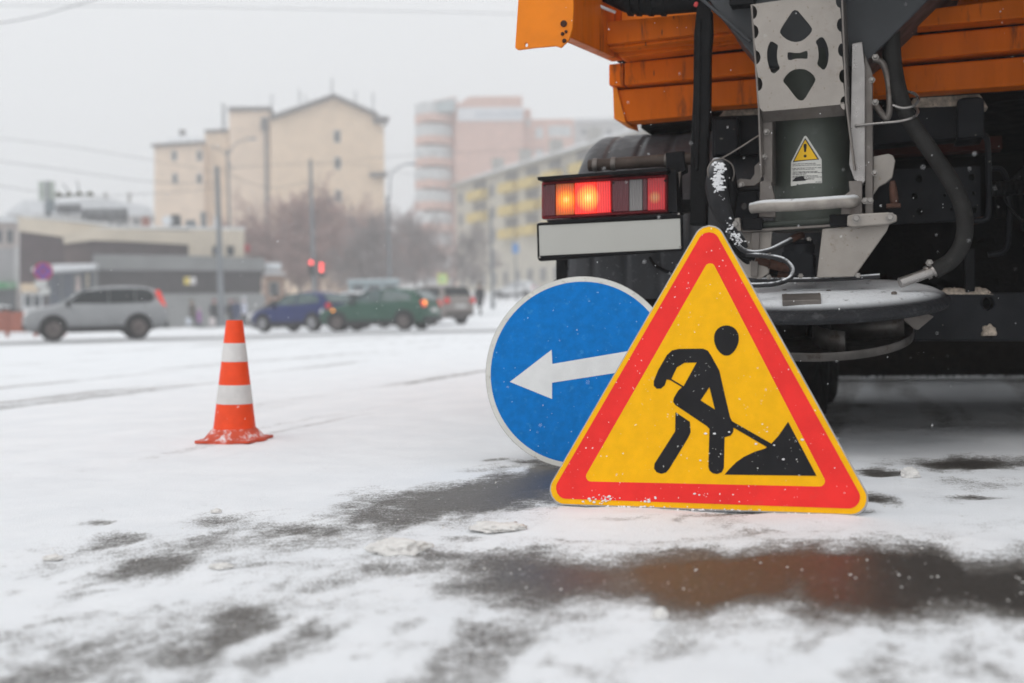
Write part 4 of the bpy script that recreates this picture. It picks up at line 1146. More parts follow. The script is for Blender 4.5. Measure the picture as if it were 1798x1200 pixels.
def make_car(name, spec, paint, label, loc, heading, glass=None, rimm=None, tail=None, headl=None, low=None, snow=False, extra=None, hs=1.0, group=None, wsm=None, ls=1.0):
    """heading: compass vector (x, y) the bonnet points along"""
    root = empty(name, loc, math.atan2(heading[1], heading[0]), label, "car", group)
    root.scale = (ls, 1, hs)
    st = spec['st']; glass = glass or GLS
    def sect(s):
        x, zb, zl, zr, w, wr = s
        return [(0, zb), (.75 * w, zb), (.96 * w, zb + .10), (w, (zb + zl) / 2), (.985 * w, zl - .02), (.955 * w, zl + .02), (wr + .02, zr - .05), (wr - .10, zr - .005), (0, zr + .02)]
    b = B(); rings = []
    for s in st:
        h = sect(s)
        ring = [(s[0], y, z) for y, z in h] + [(s[0], -y, z) for y, z in reversed(h[1:-1])]
        rings.append([b.bm.verts.new(p) for p in ring])
    n = len(rings[0])
    for i in range(len(rings) - 1):
        for k in range(n): b.bm.faces.new([rings[i][k], rings[i][(k + 1) % n], rings[i + 1][(k + 1) % n], rings[i + 1][k]])
    b.bm.faces.new(list(reversed(rings[0]))); b.bm.faces.new(rings[-1])
    b.build("body", paint, root, sm=180, sub=1)
    def side_y(x, z):
        for s0, s1 in zip(st, st[1:]):
            if s0[0] >= x >= s1[0]:
                t = (s0[0] - x) / (s0[0] - s1[0])
                _, zb, zl, zr, w, wr = [a + (c - a) * t for a, c in zip(s0, s1)]
                return (.955 * w) + (wr + .02 - .955 * w) * min(1, max(0, (z - zl - .02) / max(.05, zr - .05 - zl - .02)))
        return st[-1][4]
    for sgn in (1, -1):
        for wdw in spec['win']:
            b = B(); b.prism([(x, sgn * (side_y(x, z) + .022), z) for x, z in wdw], (0, -sgn * .05, 0)); b.build("side_window", glass, root)
    for key, nm in (('ws', 'windscreen'), ('rw', 'rear_window')):
        (x0, w0, z0), (x1, w1, z1) = spec[key]
        sgn = 1 if key == 'ws' else -1
        b = B(); b.prism([(x0 + .03 * sgn, -w0, z0 + .02), (x0 + .03 * sgn, w0, z0 + .02), (x1 + .03 * sgn, w1, z1 + .01), (x1 + .03 * sgn, -w1, z1 + .01)], (-.03 * sgn, 0, -.03)); b.build(nm, wsm if wsm and key == 'ws' else glass, root)
    AYm = Matrix.Rotation(R(90), 3, 'X')
    wr = spec['wr']; W = max(s[4] for s in st)
    for ax in spec['axles']:
        for sgn in (1, -1):
            b = B()
            b.prism([(ax + (wr + .075) * math.cos(R(a)), sgn * (W + .004), wr + .02 + (wr + .075) * math.sin(R(a))) for a in range(-25, 206, 11)], (0, -sgn * .25, 0))
            b.build("wheel_arch", PLAS, root)
            c = (ax, sgn * (W - .10), wr)
            b = B(); b.lathe([(wr * .62, -.11), (wr * .94, -.11), (wr, -.08), (wr, .08), (wr * .94, .115), (wr * .62, .115)], c, AYm, n=28)
            wh = b.build("wheel", CTYR, root, sm=40)
            b = B(); b.lathe([(.02, -.135), (wr * .2, -.135), (wr * .5, -.122), (wr * .64, -.13), (wr * .64, .13), (wr * .5, .122), (wr * .2, .135), (.02, .135)], c, AYm, n=24)
            b.build("rim", rimm or CRIM, wh, sm=40)
    x, y, z = spec['hl']
    for sgn in (1, -1):
        b = B(); b.box((x - .10, sgn * y, z), (.24, .20, .13), Matrix.Rotation(R(-25 * sgn), 3, 'Z')); b.build("headlamp", headl or CHEAD, root, bevel=.03)
        tx, ty, tz, ww, hh = spec['tl']
        b = B(); b.box((tx, sgn * ty, tz), (.13, ww, hh), Matrix.Rotation(R(22), 3, 'Y')); b.build("tail_lamp", tail or CRED, root, bevel=.03)
        mx_, mz = spec['mirror']
        b = B(); b.box((mx_, sgn * (side_y(mx_, mz) + .12), mz + .02), (.12, .20, .14)); b.build("mirror", PLAS if not extra else paint, root, bevel=.03)
    f, r = st[0], st[-1]
    b = B(); b.box((f[0] - .06, 0, f[1] + .04), (.14, 1.30, .16)); b.build("bumper", low or PLAS, root, bevel=.03)
    b = B(); b.box((r[0] + .06, 0, r[1] + .02), (.14, 1.45, .18)); b.build("bumper", low or PLAS, root, bevel=.03)
    for sgn in (1, -1):
        b = B(); b.box((0.03, sgn * (W - .03), st[4][1] + .08), (1.75, .10, .16)); b.build("side_skirt", low or PLAS, root, bevel=.03)
    b = B(); b.box((r[0] + .01, 0, r[1] + .34), (.05, .54, .13)); b.build("number_plate", M("car_plate", (0.55, 0.55, 0.54), 0.5), root)
    if snow:
        rs = [s for s in st if s[3] > 1.3]
        b = B(); a0 = []
        for s in rs: a0.append([b.bm.verts.new((s[0], y, s[3] + .05 - abs(y) * .03)) for y in (-s[5] + .08, -.3, 0, .3, s[5] - .08)])
        for i in range(len(a0) - 1):
            for k in range(4): b.bm.faces.new([a0[i][k], a0[i][k + 1], a0[i + 1][k + 1], a0[i + 1][k]])
        o = b.build("roof_snow", CSNOW, root, sm=180); s_ = o.modifiers.new("solid", 'SOLIDIFY'); s_.thickness = .07
    return root
def paint(name, c, dirty=(0.10, 0.09, 0.085)):
    return M(name, c, 0.35, var=0.08, scale=1.2, dirt=(dirty, 0.60, 1.3), metal=0.1)
def at(px, d):
    p = P(px, 560, d); return Vector((p.x, p.y, gz(p.x, p.y)))
make_car("silver_car", SUV, paint("silver_paint", (0.33, 0.34, 0.35), (0.22, 0.21, 0.205)), "silver off-road car driving left past the grey pavilion", at(167, 34.0), (-.91, -.41), tail=CREDL, rimm=CRIMD, hs=.94, ls=.88, wsm=M('windscreen_pale', (0.36, 0.39, 0.40), 0.2))
make_car("green_car", HATCH, paint("green_paint", (0.035, 0.095, 0.068), (0.065, 0.065, 0.058)), "dark green hatchback with its amber indicators flashing", at(668, 40.0), (-.95, .31), glass=GLSG, tail=CREDL, rimm=CRIMD, headl=CHEAD)
make_car("blue_car", HATCH, paint("blue_paint", (0.014, 0.027, 0.12), (0.035, 0.04, 0.075)), "dark blue hatchback half hidden in front of the green car", at(533, 42.5), (-.83, .56), glass=GLSG, tail=CRED)
make_car("white_car", dict(SUV, tl=(-2.24, .70, 1.02, .24, .20)), paint("dirty_white_paint", (0.25, 0.225, 0.21), (0.09, 0.075, 0.068)), "dirty white off-road car seen from behind at the tail of the queue", at(752, 50.0), (-.66, .75), tail=CRED, rimm=CRIMD, low=M("car_mud", (0.07, 0.06, 0.055), 0.8))
make_car("white_car", HATCH, paint("pale_paint", (0.55, 0.55, 0.55)), "pale car with dark side windows between the blue and the green car", at(612, 47.5), (-.9, .43), snow=True, hs=1.03)
make_car("white_car", HATCH, paint("white_paint", (0.62, 0.62, 0.62)), "white car whose snowy roof shows behind the blue car's bonnet", at(497, 60.0), (-.8, .6), snow=True)
make_car("parked_car", HATCH, M("snowed_paint", (0.66, 0.67, 0.68), 0.7, var=0.08, scale=1.5, dirt=((0.36, 0.36, 0.37), 0.62, 1.2), snow=(1.0, 2)), "car covered in snow, parked by the uphill kerb", at(907, 100.0), (-.92, .4), snow=True,
         glass=M("snowed_glass", (0.4, 0.41, 0.42), 0.6))
make_car("white_car", HATCH, paint("white_paint2", (0.60, 0.60, 0.61)), "white car parked below the green shop sign at the left edge", at(16, 56.0), (.9, .4), snow=True, hs=1.0)
b = B(); b.box((-1.985, .70, .93), (.10, .12, .14)); b.build("indicator", CAMB, bpy.data.objects["green_car"], bevel=.03)
# flashing side repeaters on the green car
gcar = bpy.data.objects["green_car"]
for sgn in (1, -1):
    b = B(); b.box((1.42, sgn * .835, .74), (.10, .05, .07)); b.build("indicator", CAMB, gcar, bevel=.015)

# ================================================================ PEOPLE
SKIN = M("skin", (0.45, 0.28, 0.21), 0.6)
HAIRD = M("hair_dark", (0.02, 0.016, 0.013), 0.7)
def person(loc, rz, h, coat, legs, hat, label, stride=0.12, arm=0.0, shoes=None, long=False):
    """one continuous skinned body; coat, hat and hair follow it"""
    k = h / 1.75
    V = [(0, 0, .95), (0, 0, 1.12), (0, .01, 1.36), (0, .0, 1.50), (0, -.01, 1.62), (0, -.01, 1.72),
         (.10, 0, .88), (.11, -stride, .50), (.11, -stride * .6, .09), (.11, -stride * .6 - .14, .035),
         (-.10, 0, .88), (-.11, stride * .7, .50), (-.11, stride * 1.6, .10), (-.11, stride * 1.6 - .14, .045),
         (.20, .01, 1.41), (.26, .04 + arm, 1.14), (.26, -.06 - arm, .90), (.26, -.09 - arm, .81),
         (-.20, .01, 1.41), (-.26, -.02 - arm, 1.14), (-.26, -.12 + arm, .90), (-.26, -.15 + arm, .81)]
    E = [(0, 1), (1, 2), (2, 3), (3, 4), (4, 5), (0, 6), (6, 7), (7, 8), (8, 9), (0, 10), (10, 11), (11, 12), (12, 13), (2, 14), (14, 15), (15, 16), (16, 17), (2, 18), (18, 19), (19, 20), (20, 21)]
    Rr = [.16, .155, .17, .06, .085, .09, .105, .075, .05, .04, .105, .075, .05, .04, .085, .062, .045, .04, .085, .062, .045, .04]
    me = bpy.data.meshes.new("person")
    me.from_pydata([Vector(p) * k for p in V], E, [])
    o = bpy.data.objects.new("person", me); C.objects.link(o)
    sk = o.modifiers.new("skin", 'SKIN')
    for i, r_ in enumerate(Rr):
        d = me.skin_vertices[0].data[i]
        q_ = r_ * k * (1.15 if i in (0, 1, 2) else 1); d.radius = (q_, q_ * (.78 if i in (0, 1, 2) else 1)); d.use_root = (i == 0)
    ss = o.modifiers.new("sub", 'SUBSURF'); ss.levels = ss.render_levels = 1
    dg = bpy.context.evaluated_depsgraph_get()
    nm = bpy.data.meshes.new_from_object(o.evaluated_get(dg))
    o.modifiers.clear(); o.data = nm
    nm.materials.clear()
    for mt in (coat, legs, SKIN, PLAS): nm.materials.append(mt)
    cut = (.62 if long else .86) * k
    for f in nm.polygons:
        z = f.center.z
        hand = abs(f.center.x) > .19 * k and z < .86 * k and z > .7 * k
        f.material_index = 2 if (z > 1.50 * k or hand) else (0 if z > cut else (3 if z < .09 * k else 1))
    nm.shade_smooth()
    o.location = loc; o.rotation_euler = (0, 0, rz)
    tag(o, label, "person")
    # the coat's skirt, and hat or hair
    b = B(); zb2 = (.55 if long else .80) * k
    b.lathe([(.205 * k, zb2), (.20 * k, 1.0 * k), (.195 * k, 1.15 * k), (.215 * k, 1.32 * k), (.15 * k, 1.45 * k), (.07 * k, 1.50 * k)], (0, 0, 0), Matrix.Diagonal((1, .78, 1)), n=20)
    b.build("coat", coat, o, sm=60)
    b = B(); b.lathe([(.098 * k, 1.63 * k), (.112 * k, 1.68 * k), (.108 * k, 1.74 * k), (.075 * k, 1.80 * k), (.02 * k, 1.815 * k)], (0, .012, 0), n=18)
    b.build("hat" if hat is not HAIRD else "hair", hat, o, sm=60)
    return o
dk = M("coat_dark", (0.03, 0.032, 0.04), 0.8, var=0.2); br = M("coat_brown", (0.075, 0.06, 0.045), 0.8, var=0.2); nv = M("coat_navy", (0.03, 0.045, 0.11), 0.8, var=0.2)
pu = M("coat_purple", (0.30, 0.10, 0.34), 0.8); pk = M("hat_pink", (0.55, 0.40, 0.52), 0.8); wh_ = M("coat_white", (0.62, 0.64, 0.74), 0.8); jn = M("trousers_blue", (0.05, 0.06, 0.09), 0.8); bk = M("trousers_black", (0.02, 0.02, 0.024), 0.8)
rd = M("hat_red", (0.25, 0.06, 0.07), 0.8)
def pat(px, d, dz=0.0):
    p = P(px, 560, d); return Vector((p.x, p.y, gz(p.x, p.y) + dz))
person(pat(338, 68), R(70), 1.72, br, bk, M("hat_brown", (0.10, 0.07, 0.03), 0.8), "person in a brown jacket carrying a white bag beside the child in purple")
person(pat(350, 68), R(-60), 1.25, pu, jn, pk, "child in a purple coat and pink hat on the snowy pavement", long=True)
person(pat(377, 68), R(10), 1.72, dk, bk, rd, "person in a dark coat and reddish hat near the tall grey lamp post", long=True)
person(pat(389, 67), R(160), 1.74, M("coat_charcoal", (0.05, 0.048, 0.05), 0.8), jn, HAIRD, "dark haired person in charcoal standing right at the foot of the lamp post")
person(pat(406, 68), R(-20), 1.68, M("coat_black", (0.022, 0.022, 0.026), 0.8), bk, rd, "person in black beside the one in the navy coat")
person(pat(415, 67.5), R(30), 1.74, nv, jn, HAIRD, "person in a long navy coat next to the white jacket", long=True)
person(pat(429, 68), R(-80), 1.80, wh_, bk, M("hat_white", (0.6, 0.62, 0.68), 0.8), "person in a white hooded jacket, rightmost of the pavement group")
person(pat(487, 58), R(0), 1.70, dk, bk, HAIRD, "person in dark clothes standing just behind the blue car's bonnet")
person(pat(843, 61), R(-30), 1.76, M("coat_grey_black", (0.028, 0.03, 0.036), 0.8), bk, HAIRD, "lone person in dark clothes walking uphill behind the dirty white car", stride=0.2, long=True)
def bag(px, d, z, c, label, s=(0.32, 0.14, 0.42)):
    p = pat(px, d); b = B()
    w_, t_, h_ = s
    b.prism([(-w_ / 2, -t_ / 2, 0), (w_ / 2, -t_ / 2, 0), (w_ * .42, -t_ / 2, h_), (-w_ * .42, -t_ / 2, h_)], (0, t_, 0))
    o = b.build("bag", M("bag_" + label[:5].strip().replace(" ", "_"), c, 0.6), bevel=.03)
    b = B(); b.tube(catmull([(-w_ * .25, 0, h_ - .01), (-w_ * .2, 0, h_ + .16), (w_ * .2, 0, h_ + .16), (w_ * .25, 0, h_ - .01)]), .012, 6); b.build("handle", PLAS, o)
    o.location = p + Vector((0, -.12, z)); tag(o, label, "bag"); return o
bag(332, 68, .28, (.62, .66, .72), "white carrier bag held by the person in brown")
bag(374, 67, .18, (.66, .60, .60), "pale bag held low beside the dark coated person", (.36, .16, .5))

# ================================================================ BUILDINGS
def bm_(name, c, var=0.07, scale=0.6, dirt=None, rough=0.85, snow=None, bump=0.0):
    return M(name, c, rough, var=var, scale=scale, dirt=dirt, snow=snow, bump=bump, bscale=4)
WIN = M("window_glass", (0.05, 0.06, 0.07), 0.15, var=0.3, scale=0.5)
WFR = M("window_frame", (0.5, 0.5, 0.5), 0.6)
YEL = bm_("yellow_render", (0.74, 0.58, 0.43), dirt=((0.66, 0.52, 0.40), 0.58, 0.35))
YEL2 = bm_("yellow_render_pale", (0.74, 0.59, 0.46), dirt=((0.66, 0.54, 0.44), 0.60, 0.4))
ROOFS = bm_("roof_snowy", (0.70, 0.72, 0.74), var=0.1)
ROOFD = bm_("roof_dark", (0.14, 0.13, 0.13), snow=(0.55, 0.8))
METG = M("pole_grey", (0.19, 0.205, 0.22), 0.6, metal=0.3, var=0.12, scale=2)
def fpr(fr, name, mat, pts, v, dv, root, bevel=0.0):
    b = B(); b.prism([fr.loc(x, y, v) for x, y in pts], (0, dv, 0)); return b.build(name, mat, root, bevel=bevel)
def fwin(fr, root, x0, y0, x1, y1, v, mat=None, fm=None, name="window", proud=.03):
    w_ = fpr(fr, name, fm or WFR, [(x0, y0), (x1, y0), (x1, y1), (x0, y1)], v - proud, .10, root)
    pd = min(1.2, (x1 - x0) * .14)
    fpr(fr, "pane", mat or WIN, [(x0 + pd, y0 + pd), (x1 - pd, y0 + pd), (x1 - pd, y1 - pd), (x0 + pd, y1 - pd)], v - proud - .02, .05, w_)
    return w_

# tall yellow apartment house with the gable
fy = Frame((P(575, 560, 150).x, 150, 0), -7)
ry = fy.root("apartment_building", "tall yellow ochre gabled apartment house with a stepped roofline and few windows", "building")
fpr(fy, "gable_wall", YEL, [(474, 580), (474, 212), (500, 196), (585, 168), (660, 203), (674, 216), (678, 580)], 0, 12, ry)
b = B()
for p0, p1 in (((474, 203), (586, 164)), ((586, 164), (664, 198))):
    a, c = fy.loc(*p0, -.8), fy.loc(*p1, -.8)
    b.prism([a, c, c + Vector((0, 0, -.55)), a + Vector((0, 0, -.55))], (0, 13.5, 0))
b.build("roof", ROOFD, ry)
fpr(fy, "cornice", ROOFD, [(655, 203), (684, 205), (680, 217), (657, 216)], -.9, 1.4, ry)
fpr(fy, "balcony_slab", ROOFD, [(648, 302), (682, 302), (680, 310), (650, 310)], -1.0, 1.0, ry)
fpr(fy, "stair_block", YEL2, [(399, 580), (402, 192), (472, 190), (473, 580)], 1.0, 11, ry)
fpr(fy, "parapet", ROOFD, [(400, 188), (476, 187), (476, 194), (400, 195)], .6, 11.5, ry)
fpr(fy, "step_block", YEL, [(358, 580), (360, 232), (400, 229), (401, 580)], 2.0, 10, ry)
fpr(fy, "parapet", ROOFD, [(359, 228), (401, 226), (401, 231), (359, 233)], 1.7, 10, ry)
fpr(fy, "side_wing", YEL2, [(270, 580), (271, 252), (358, 249), (360, 580)], 0.5, 12, ry)
b = B()
a, c = fy.loc(266, 256, 0), fy.loc(360, 250, 0); tpz = fy.loc(318, 231, 0).z
vs = [b.bm.verts.new(p) for p in (a, c, c + Vector((0, 13, 0)), a + Vector((0, 13, 0)), Vector((a.x + 2.6, 4, tpz)), Vector((c.x - 1.5, 4, tpz)), Vector((c.x - 1.5, 9, tpz)), Vector((a.x + 2.6, 9, tpz)))]
for f in ((0, 1, 5, 4), (1, 2, 6, 5), (2, 3, 7, 6), (3, 0, 4, 7), (4, 5, 6, 7), (3, 2, 1, 0)): b.bm.faces.new([vs[i] for i in f])
b.build("wing_roof", ROOFS, ry)
fpr(fy, "eaves", ROOFD, [(265, 253), (361, 247), (361, 251), (265, 258)], -.1, .6, ry)
fpr(fy, "chimney", ROOFD, [(314, 236), (324, 236), (324, 228), (314, 228)], 6, 1, ry)
for x, y in ((592, 240), (593, 287), (594, 345)): fwin(fy, ry, x - 6, y - 11, x + 6, y + 11, 0)
for x, y in ((306, 274), (307, 314), (350, 274), (350, 314)): fwin(fy, ry, x - 5, y - 9, x + 5, y + 9, .5)
fpr(fy, "air_unit", METG, [(574, 347), (584, 347), (584, 358), (574, 358)], -.5, .5, ry)
b = B(); b.tube([fy.loc(466, 225, .6), fy.loc(470, 470, .6)], .16, 8); b.build("drain_pipe", METG, ry)
fpr(fy, "vent_shaft", ROOFD, [(458, 206), (470, 205), (470, 228), (458, 229)], .4, .6, ry)
b = B()
for x, y0, y1 in ((391, 235, 180), (394, 235, 184), (477, 190, 166), (526, 182, 158), (583, 166, 137), (624, 182, 160), (655, 200, 164), (537, 178, 168)):
    b.tube([fy.loc(x, y0, 2), fy.loc(x, y1, 2)], .09, 5)
b.build("antenna", METG, ry)

# red brick tower block with curved balcony bays
dR = 200
zR = gz(P(840, 560, dR).x, dR)
fr_ = Frame((P(860, 560, dR).x, dR, zR), 0)
rr_ = fr_.root("apartment_building", "tall pinkish brick tower block with curved balcony bays and a white banner", "building")
PINK = bm_("pink_brick", (0.62, 0.41, 0.345), dirt=((0.56, 0.355, 0.30), 0.56, 0.4)); PINKD = bm_("pink_brick_dark", (0.50, 0.31, 0.27))
fpr(fr_, "wall", PINK, [(800, 530), (800, 186), (824, 170), (917, 169), (920, 530)], 0, 14, rr_)
fpr(fr_, "lower_wing", PINK, [(917, 530), (917, 192), (932, 192), (933, 210), (1008, 209), (1010, 530)], 2.5, 12, rr_)
fpr(fr_, "bay_core", PINKD, [(742, 530), (742, 182), (800, 170), (801, 530)], 1.6, 13, rr_)
for k in range(9):
    y = 214 + 41 * k * .94
    cu = fr_.loc(765, y, 1.8)
    pts = [fr_.loc(727 + 73 * j / 12, y, 0) for j in range(13)]
    b = B(); front = []
    for j, p in enumerate(pts):
        s_ = j / 12; front.append(Vector((p.x, 1.9 - 3.0 * math.sin(math.pi * min(1, s_ * 1.0) ** .8) , p.z)))
    H_ = 1.35
    for j in range(12):
        b.face([front[j], front[j + 1], front[j + 1] + Vector((0, 0, H_)), front[j] + Vector((0, 0, H_))])
        b.face([front[j] + Vector((0, 2.6, H_)), front[j + 1] + Vector((0, 2.6, H_)), front[j + 1] + Vector((0, 0, H_)), front[j] + Vector((0, 0, H_))])
        b.face([front[j + 1] + Vector((0, 2.6, 0)), front[j] + Vector((0, 2.6, 0)), front[j], front[j + 1]])
    b.build("balcony", PINK, rr_)
    b = B()
    for j in range(12):
        f0, f1 = front[j] + Vector((0, .25, H_)), front[j + 1] + Vector((0, .25, H_))
        b.face([f0, f1, f1 + Vector((0, 0, 2.0)), f0 + Vector((0, 0, 2.0))])
    b.build("balcony_glazing", M("glazing_pale", (0.56, 0.58, 0.59), 0.3, var=0.25, scale=1.2), rr_)
fpr(fr_, "bay_window", M("glazing_blue", (0.40, 0.46, 0.48), 0.3, var=0.15, scale=1), [(768, 198), (768, 178), (799, 173), (799, 194)], -1.0, 1, rr_)
bn_ = fpr(fr_, "banner", M("banner_white", (0.70, 0.72, 0.76), 0.7, var=0.03), [(803, 213), (803, 189), (919, 188), (919, 212)], -.3, .2, rr_)
b = B(); rnd = random.Random(6); x = 836
while x < 915:
    wd = rnd.uniform(3, 6); b.prism([fr_.loc(x, 207, -.36), fr_.loc(x + wd, 207, -.36), fr_.loc(x + wd, 194 + rnd.uniform(0, 4), -.36), fr_.loc(x, 194, -.36)], (0, .05, 0)); x += wd + 3
b.build("banner_lettering", M("banner_ink", (0.50, 0.54, 0.60), 0.7), bn_)
fpr(fr_, "white_vent", WFR, [(924, 222), (924, 208), (931, 208), (931, 222)], 2.2, .4, rr_)
for x0, y0, x1, y1 in ((962, 221, 1003, 240), (940, 224, 954, 243), (940, 262, 954, 282), (962, 262, 1003, 282)): fwin(fr_, rr_, x0, y0, x1, y1, 2.5, mat=M("glazing_pale", (0.42, 0.45, 0.47)))

# long cream block with yellow balconies running uphill
dA, dB = 150.0, 121.0
pA, pB = P(805, 560, dA), P(1010, 560, dB)
thc = math.degrees(math.atan2(-(pB.y - pA.y), pB.x - pA.x))
zA = gz(pA.x, pA.y)
fc = Frame((pA.x, pA.y, zA - 1.0), thc)
rc = fc.root("apartment_building", "long cream five storey block with rows of yellow balconies running uphill", "building")
CRM = bm_("cream_render", (0.52, 0.49, 0.42), dirt=((0.44, 0.41, 0.36), 0.56, 0.4)); BYEL = bm_("balcony_yellow", (0.62, 0.48, 0.17)); GREYW = bm_("grey_render", (0.40, 0.39, 0.37))
Lc = 70.0; Htop = fc.loc(806, 327, 0).z
b = B(); b.prism([(0, 0, 0), (Lc, 0, 0), (Lc, 0, Htop), (0, 0, Htop)], (0, 12, 0)); b.build("wall", CRM, rc)
b = B(); b.prism([(-.5, -.7, Htop), (Lc + .5, -.7, Htop), (Lc + .5, -.7, Htop + .35), (-.5, -.7, Htop + .35)], (0, 13, 0)); b.build("eaves", GREYW, rc)
b = B()
b.prism([(-.5, -.6, Htop + .35), (-.5, 12.4, Htop + .35), (-.5, 6, Htop + 2.6)], (Lc + 1, 0, 0)); b.build("roof", ROOFS, rc)
for k, u in enumerate((6, 14, 22, 31, 40)):
    b = B(); b.box((u, 3.5, Htop + 2.1), (1.2, 1.2, 2.0)); b.build("chimney", GREYW, rc)
fl = (Htop - 1.2) / 5
bal = [(831, (347, 385)), (886, (333, 373, 413)), (922, (325, 365, 407)), (962, (314, 356, 400)), (1010, (300, 345, 392))]
WSOFT = M("window_soft", (0.17, 0.17, 0.18), 0.3, var=0.3, scale=.8)
used = []
for cx, ys_ in bal:
    for y in ys_:
        a, c = fc.loc(cx - 13, y, -1.0), fc.loc(cx + 13, y, -1.0); z0 = a.z
        b = B(); b.prism([(a.x, -1.0, z0 - .5), (c.x, -1.0, z0 - .5), (c.x, -1.0, z0 + .6), (a.x, -1.0, z0 + .6)], (0, .96, 0)); b.build("balcony", BYEL, rc)
        b = B(); b.box(((a.x + c.x) / 2, -.05, z0 + 1.25), ((c.x - a.x) * .8, .06, 1.2)); b.build("balcony_door", WSOFT, rc)
    used.append((a.x - 1, c.x + 1))
for f in range(5):
    z0 = 1.4 + fl * f
    for k in range(20):
        u = 1.8 + 3.3 * k
        if f > 0 and any(l_ < u < h_ for l_, h_ in used) or len(rc.children) > 95: continue
        b = B(); b.box((u, -.02, z0 + .75), (1.5, .08, 1.6)); w_ = b.build("window", GREYW, rc)
        b = B(); b.box((u, -.07, z0 + .75), (1.26, .05, 1.36)); b.build("pane", WSOFT, w_)

# low pavilion: cream parapet, brown panels, grey lower storey
fp = Frame((P(300, 560, 76).x, 76, 0), -14)
rp = fp.root("pavilion", "low brown and cream pavilion with a grey lower storey behind the pavement", "building")
CREAM = bm_("parapet_cream", (0.60, 0.53, 0.43)); BRN = bm_("panel_brown", (0.060, 0.036, 0.041), var=0.25, scale=1.5); BRN2 = bm_("panel_brown_light", (0.095, 0.062, 0.060), var=0.2, scale=1.5)
GRY = bm_("panel_grey", (0.20, 0.205, 0.205), var=0.1, scale=0.8); GRYD = bm_("panel_grey_low", (0.24, 0.245, 0.245), var=0.1, scale=0.8); PBR = bm_("panel_dark", (0.040, 0.033, 0.036), var=0.2, scale=2)
fpr(fp, "left_wing", BRN, [(35, 590), (34, 404), (115, 416), (115, 590)], 3.0, 8, rp)
fpr(fp, "parapet", CREAM, [(32, 406), (32, 381), (115, 390), (190, 398), (190, 404), (115, 417)], 2.7, 8.5, rp)
fpr(fp, "middle_wing", BRN2, [(112, 590), (112, 424), (160, 420), (160, 590)], 1.6, 9, rp)
fpr(fp, "right_wing", BRN, [(158, 590), (158, 420), (331, 422), (331, 590)], 1.2, 9, rp)
fpr(fp, "parapet", CREAM, [(111, 428), (111, 412), (157, 401), (196, 401), (332, 406), (332, 430), (240, 425), (160, 422)], 0.9, 9.5, rp)
fpr(fp, "cream_block", CREAM, [(331, 470), (331, 404), (429, 404), (429, 470)], 0.95, 9, rp)
for x0, x1 in ((373, 387), (398, 411)): fwin(fp, rp, x0, 432, x1, 449, .95, fm=PBR)
fpr(fp, "fascia", GRY, [(163, 474), (163, 447), (300, 448), (464, 453), (466, 476)], -1.6, 10, rp)
fpr(fp, "dark_band", PBR, [(170, 520), (170, 473), (460, 475), (458, 517)], -1.2, 9, rp)
fpr(fp, "base_wall", GRYD, [(165, 585), (166, 517), (458, 515), (466, 520), (466, 585)], -1.5, 9, rp)
fpr(fp, "corner_pier", GRY, [(162, 580), (163, 474), (171, 474), (170, 580)], -1.7, 1, rp)
cn = fpr(fp, "canopy", M("canopy_snow", (0.66, 0.68, 0.70), 0.8), [(55, 476), (56, 470), (100, 464), (166, 463), (166, 471), (75, 477)], -4.0, 6, rp)
fpr(fp, "entrance_glazing", M("entrance_glass", (0.07, 0.085, 0.115), 0.2, var=0.25, scale=.8), [(84, 580), (84, 477), (164, 474), (164, 580)], -1.0, 1, rp)
for x in (84, 107, 128, 136, 146, 155): fpr(fp, "glazing_bar", GRY, [(x, 580), (x, 476), (x + 2, 476), (x + 2, 580)], -1.1, .1, rp)
fpr(fp, "entrance_poster", M("poster_pale", (0.55, 0.45, 0.42), 0.7, var=.3, scale=1.2), [(133, 512), (133, 484), (141, 484), (141, 512)], -1.15, .06, rp)
fpr(fp, "entrance_poster", M("poster_cream", (0.6, 0.52, 0.40), 0.7), [(151, 506), (151, 480), (156, 480), (156, 506)], -1.15, .06, rp)
ps = fpr(fp, "wall_sign", M("sign_pale", (0.62, 0.60, 0.60), 0.6), [(323, 500), (323, 487), (344, 487), (344, 500)], -1.4, .15, rp)
fpr(fp, "yellow_half", M("sign_ochre", (0.66, 0.52, 0.10), 0.6), [(323, 500), (323, 487), (333, 487), (333, 500)], -1.45, .05, ps)
fpr(fp, "side_canopy", M("canopy_snow", (0.66, 0.68, 0.70)), [(466, 472), (466, 461), (494, 462), (494, 472)], -1.0, 4, rp)
fpr(fp, "snow_cover", ROOFS, [(36, 381), (110, 388), (190, 396), (190, 392), (110, 383), (40, 377)], 3.4, 7, rp)
fpr(fp, "snow_cover", ROOFS, [(160, 401), (430, 404), (430, 399), (200, 397)], 1.4, 8, rp)
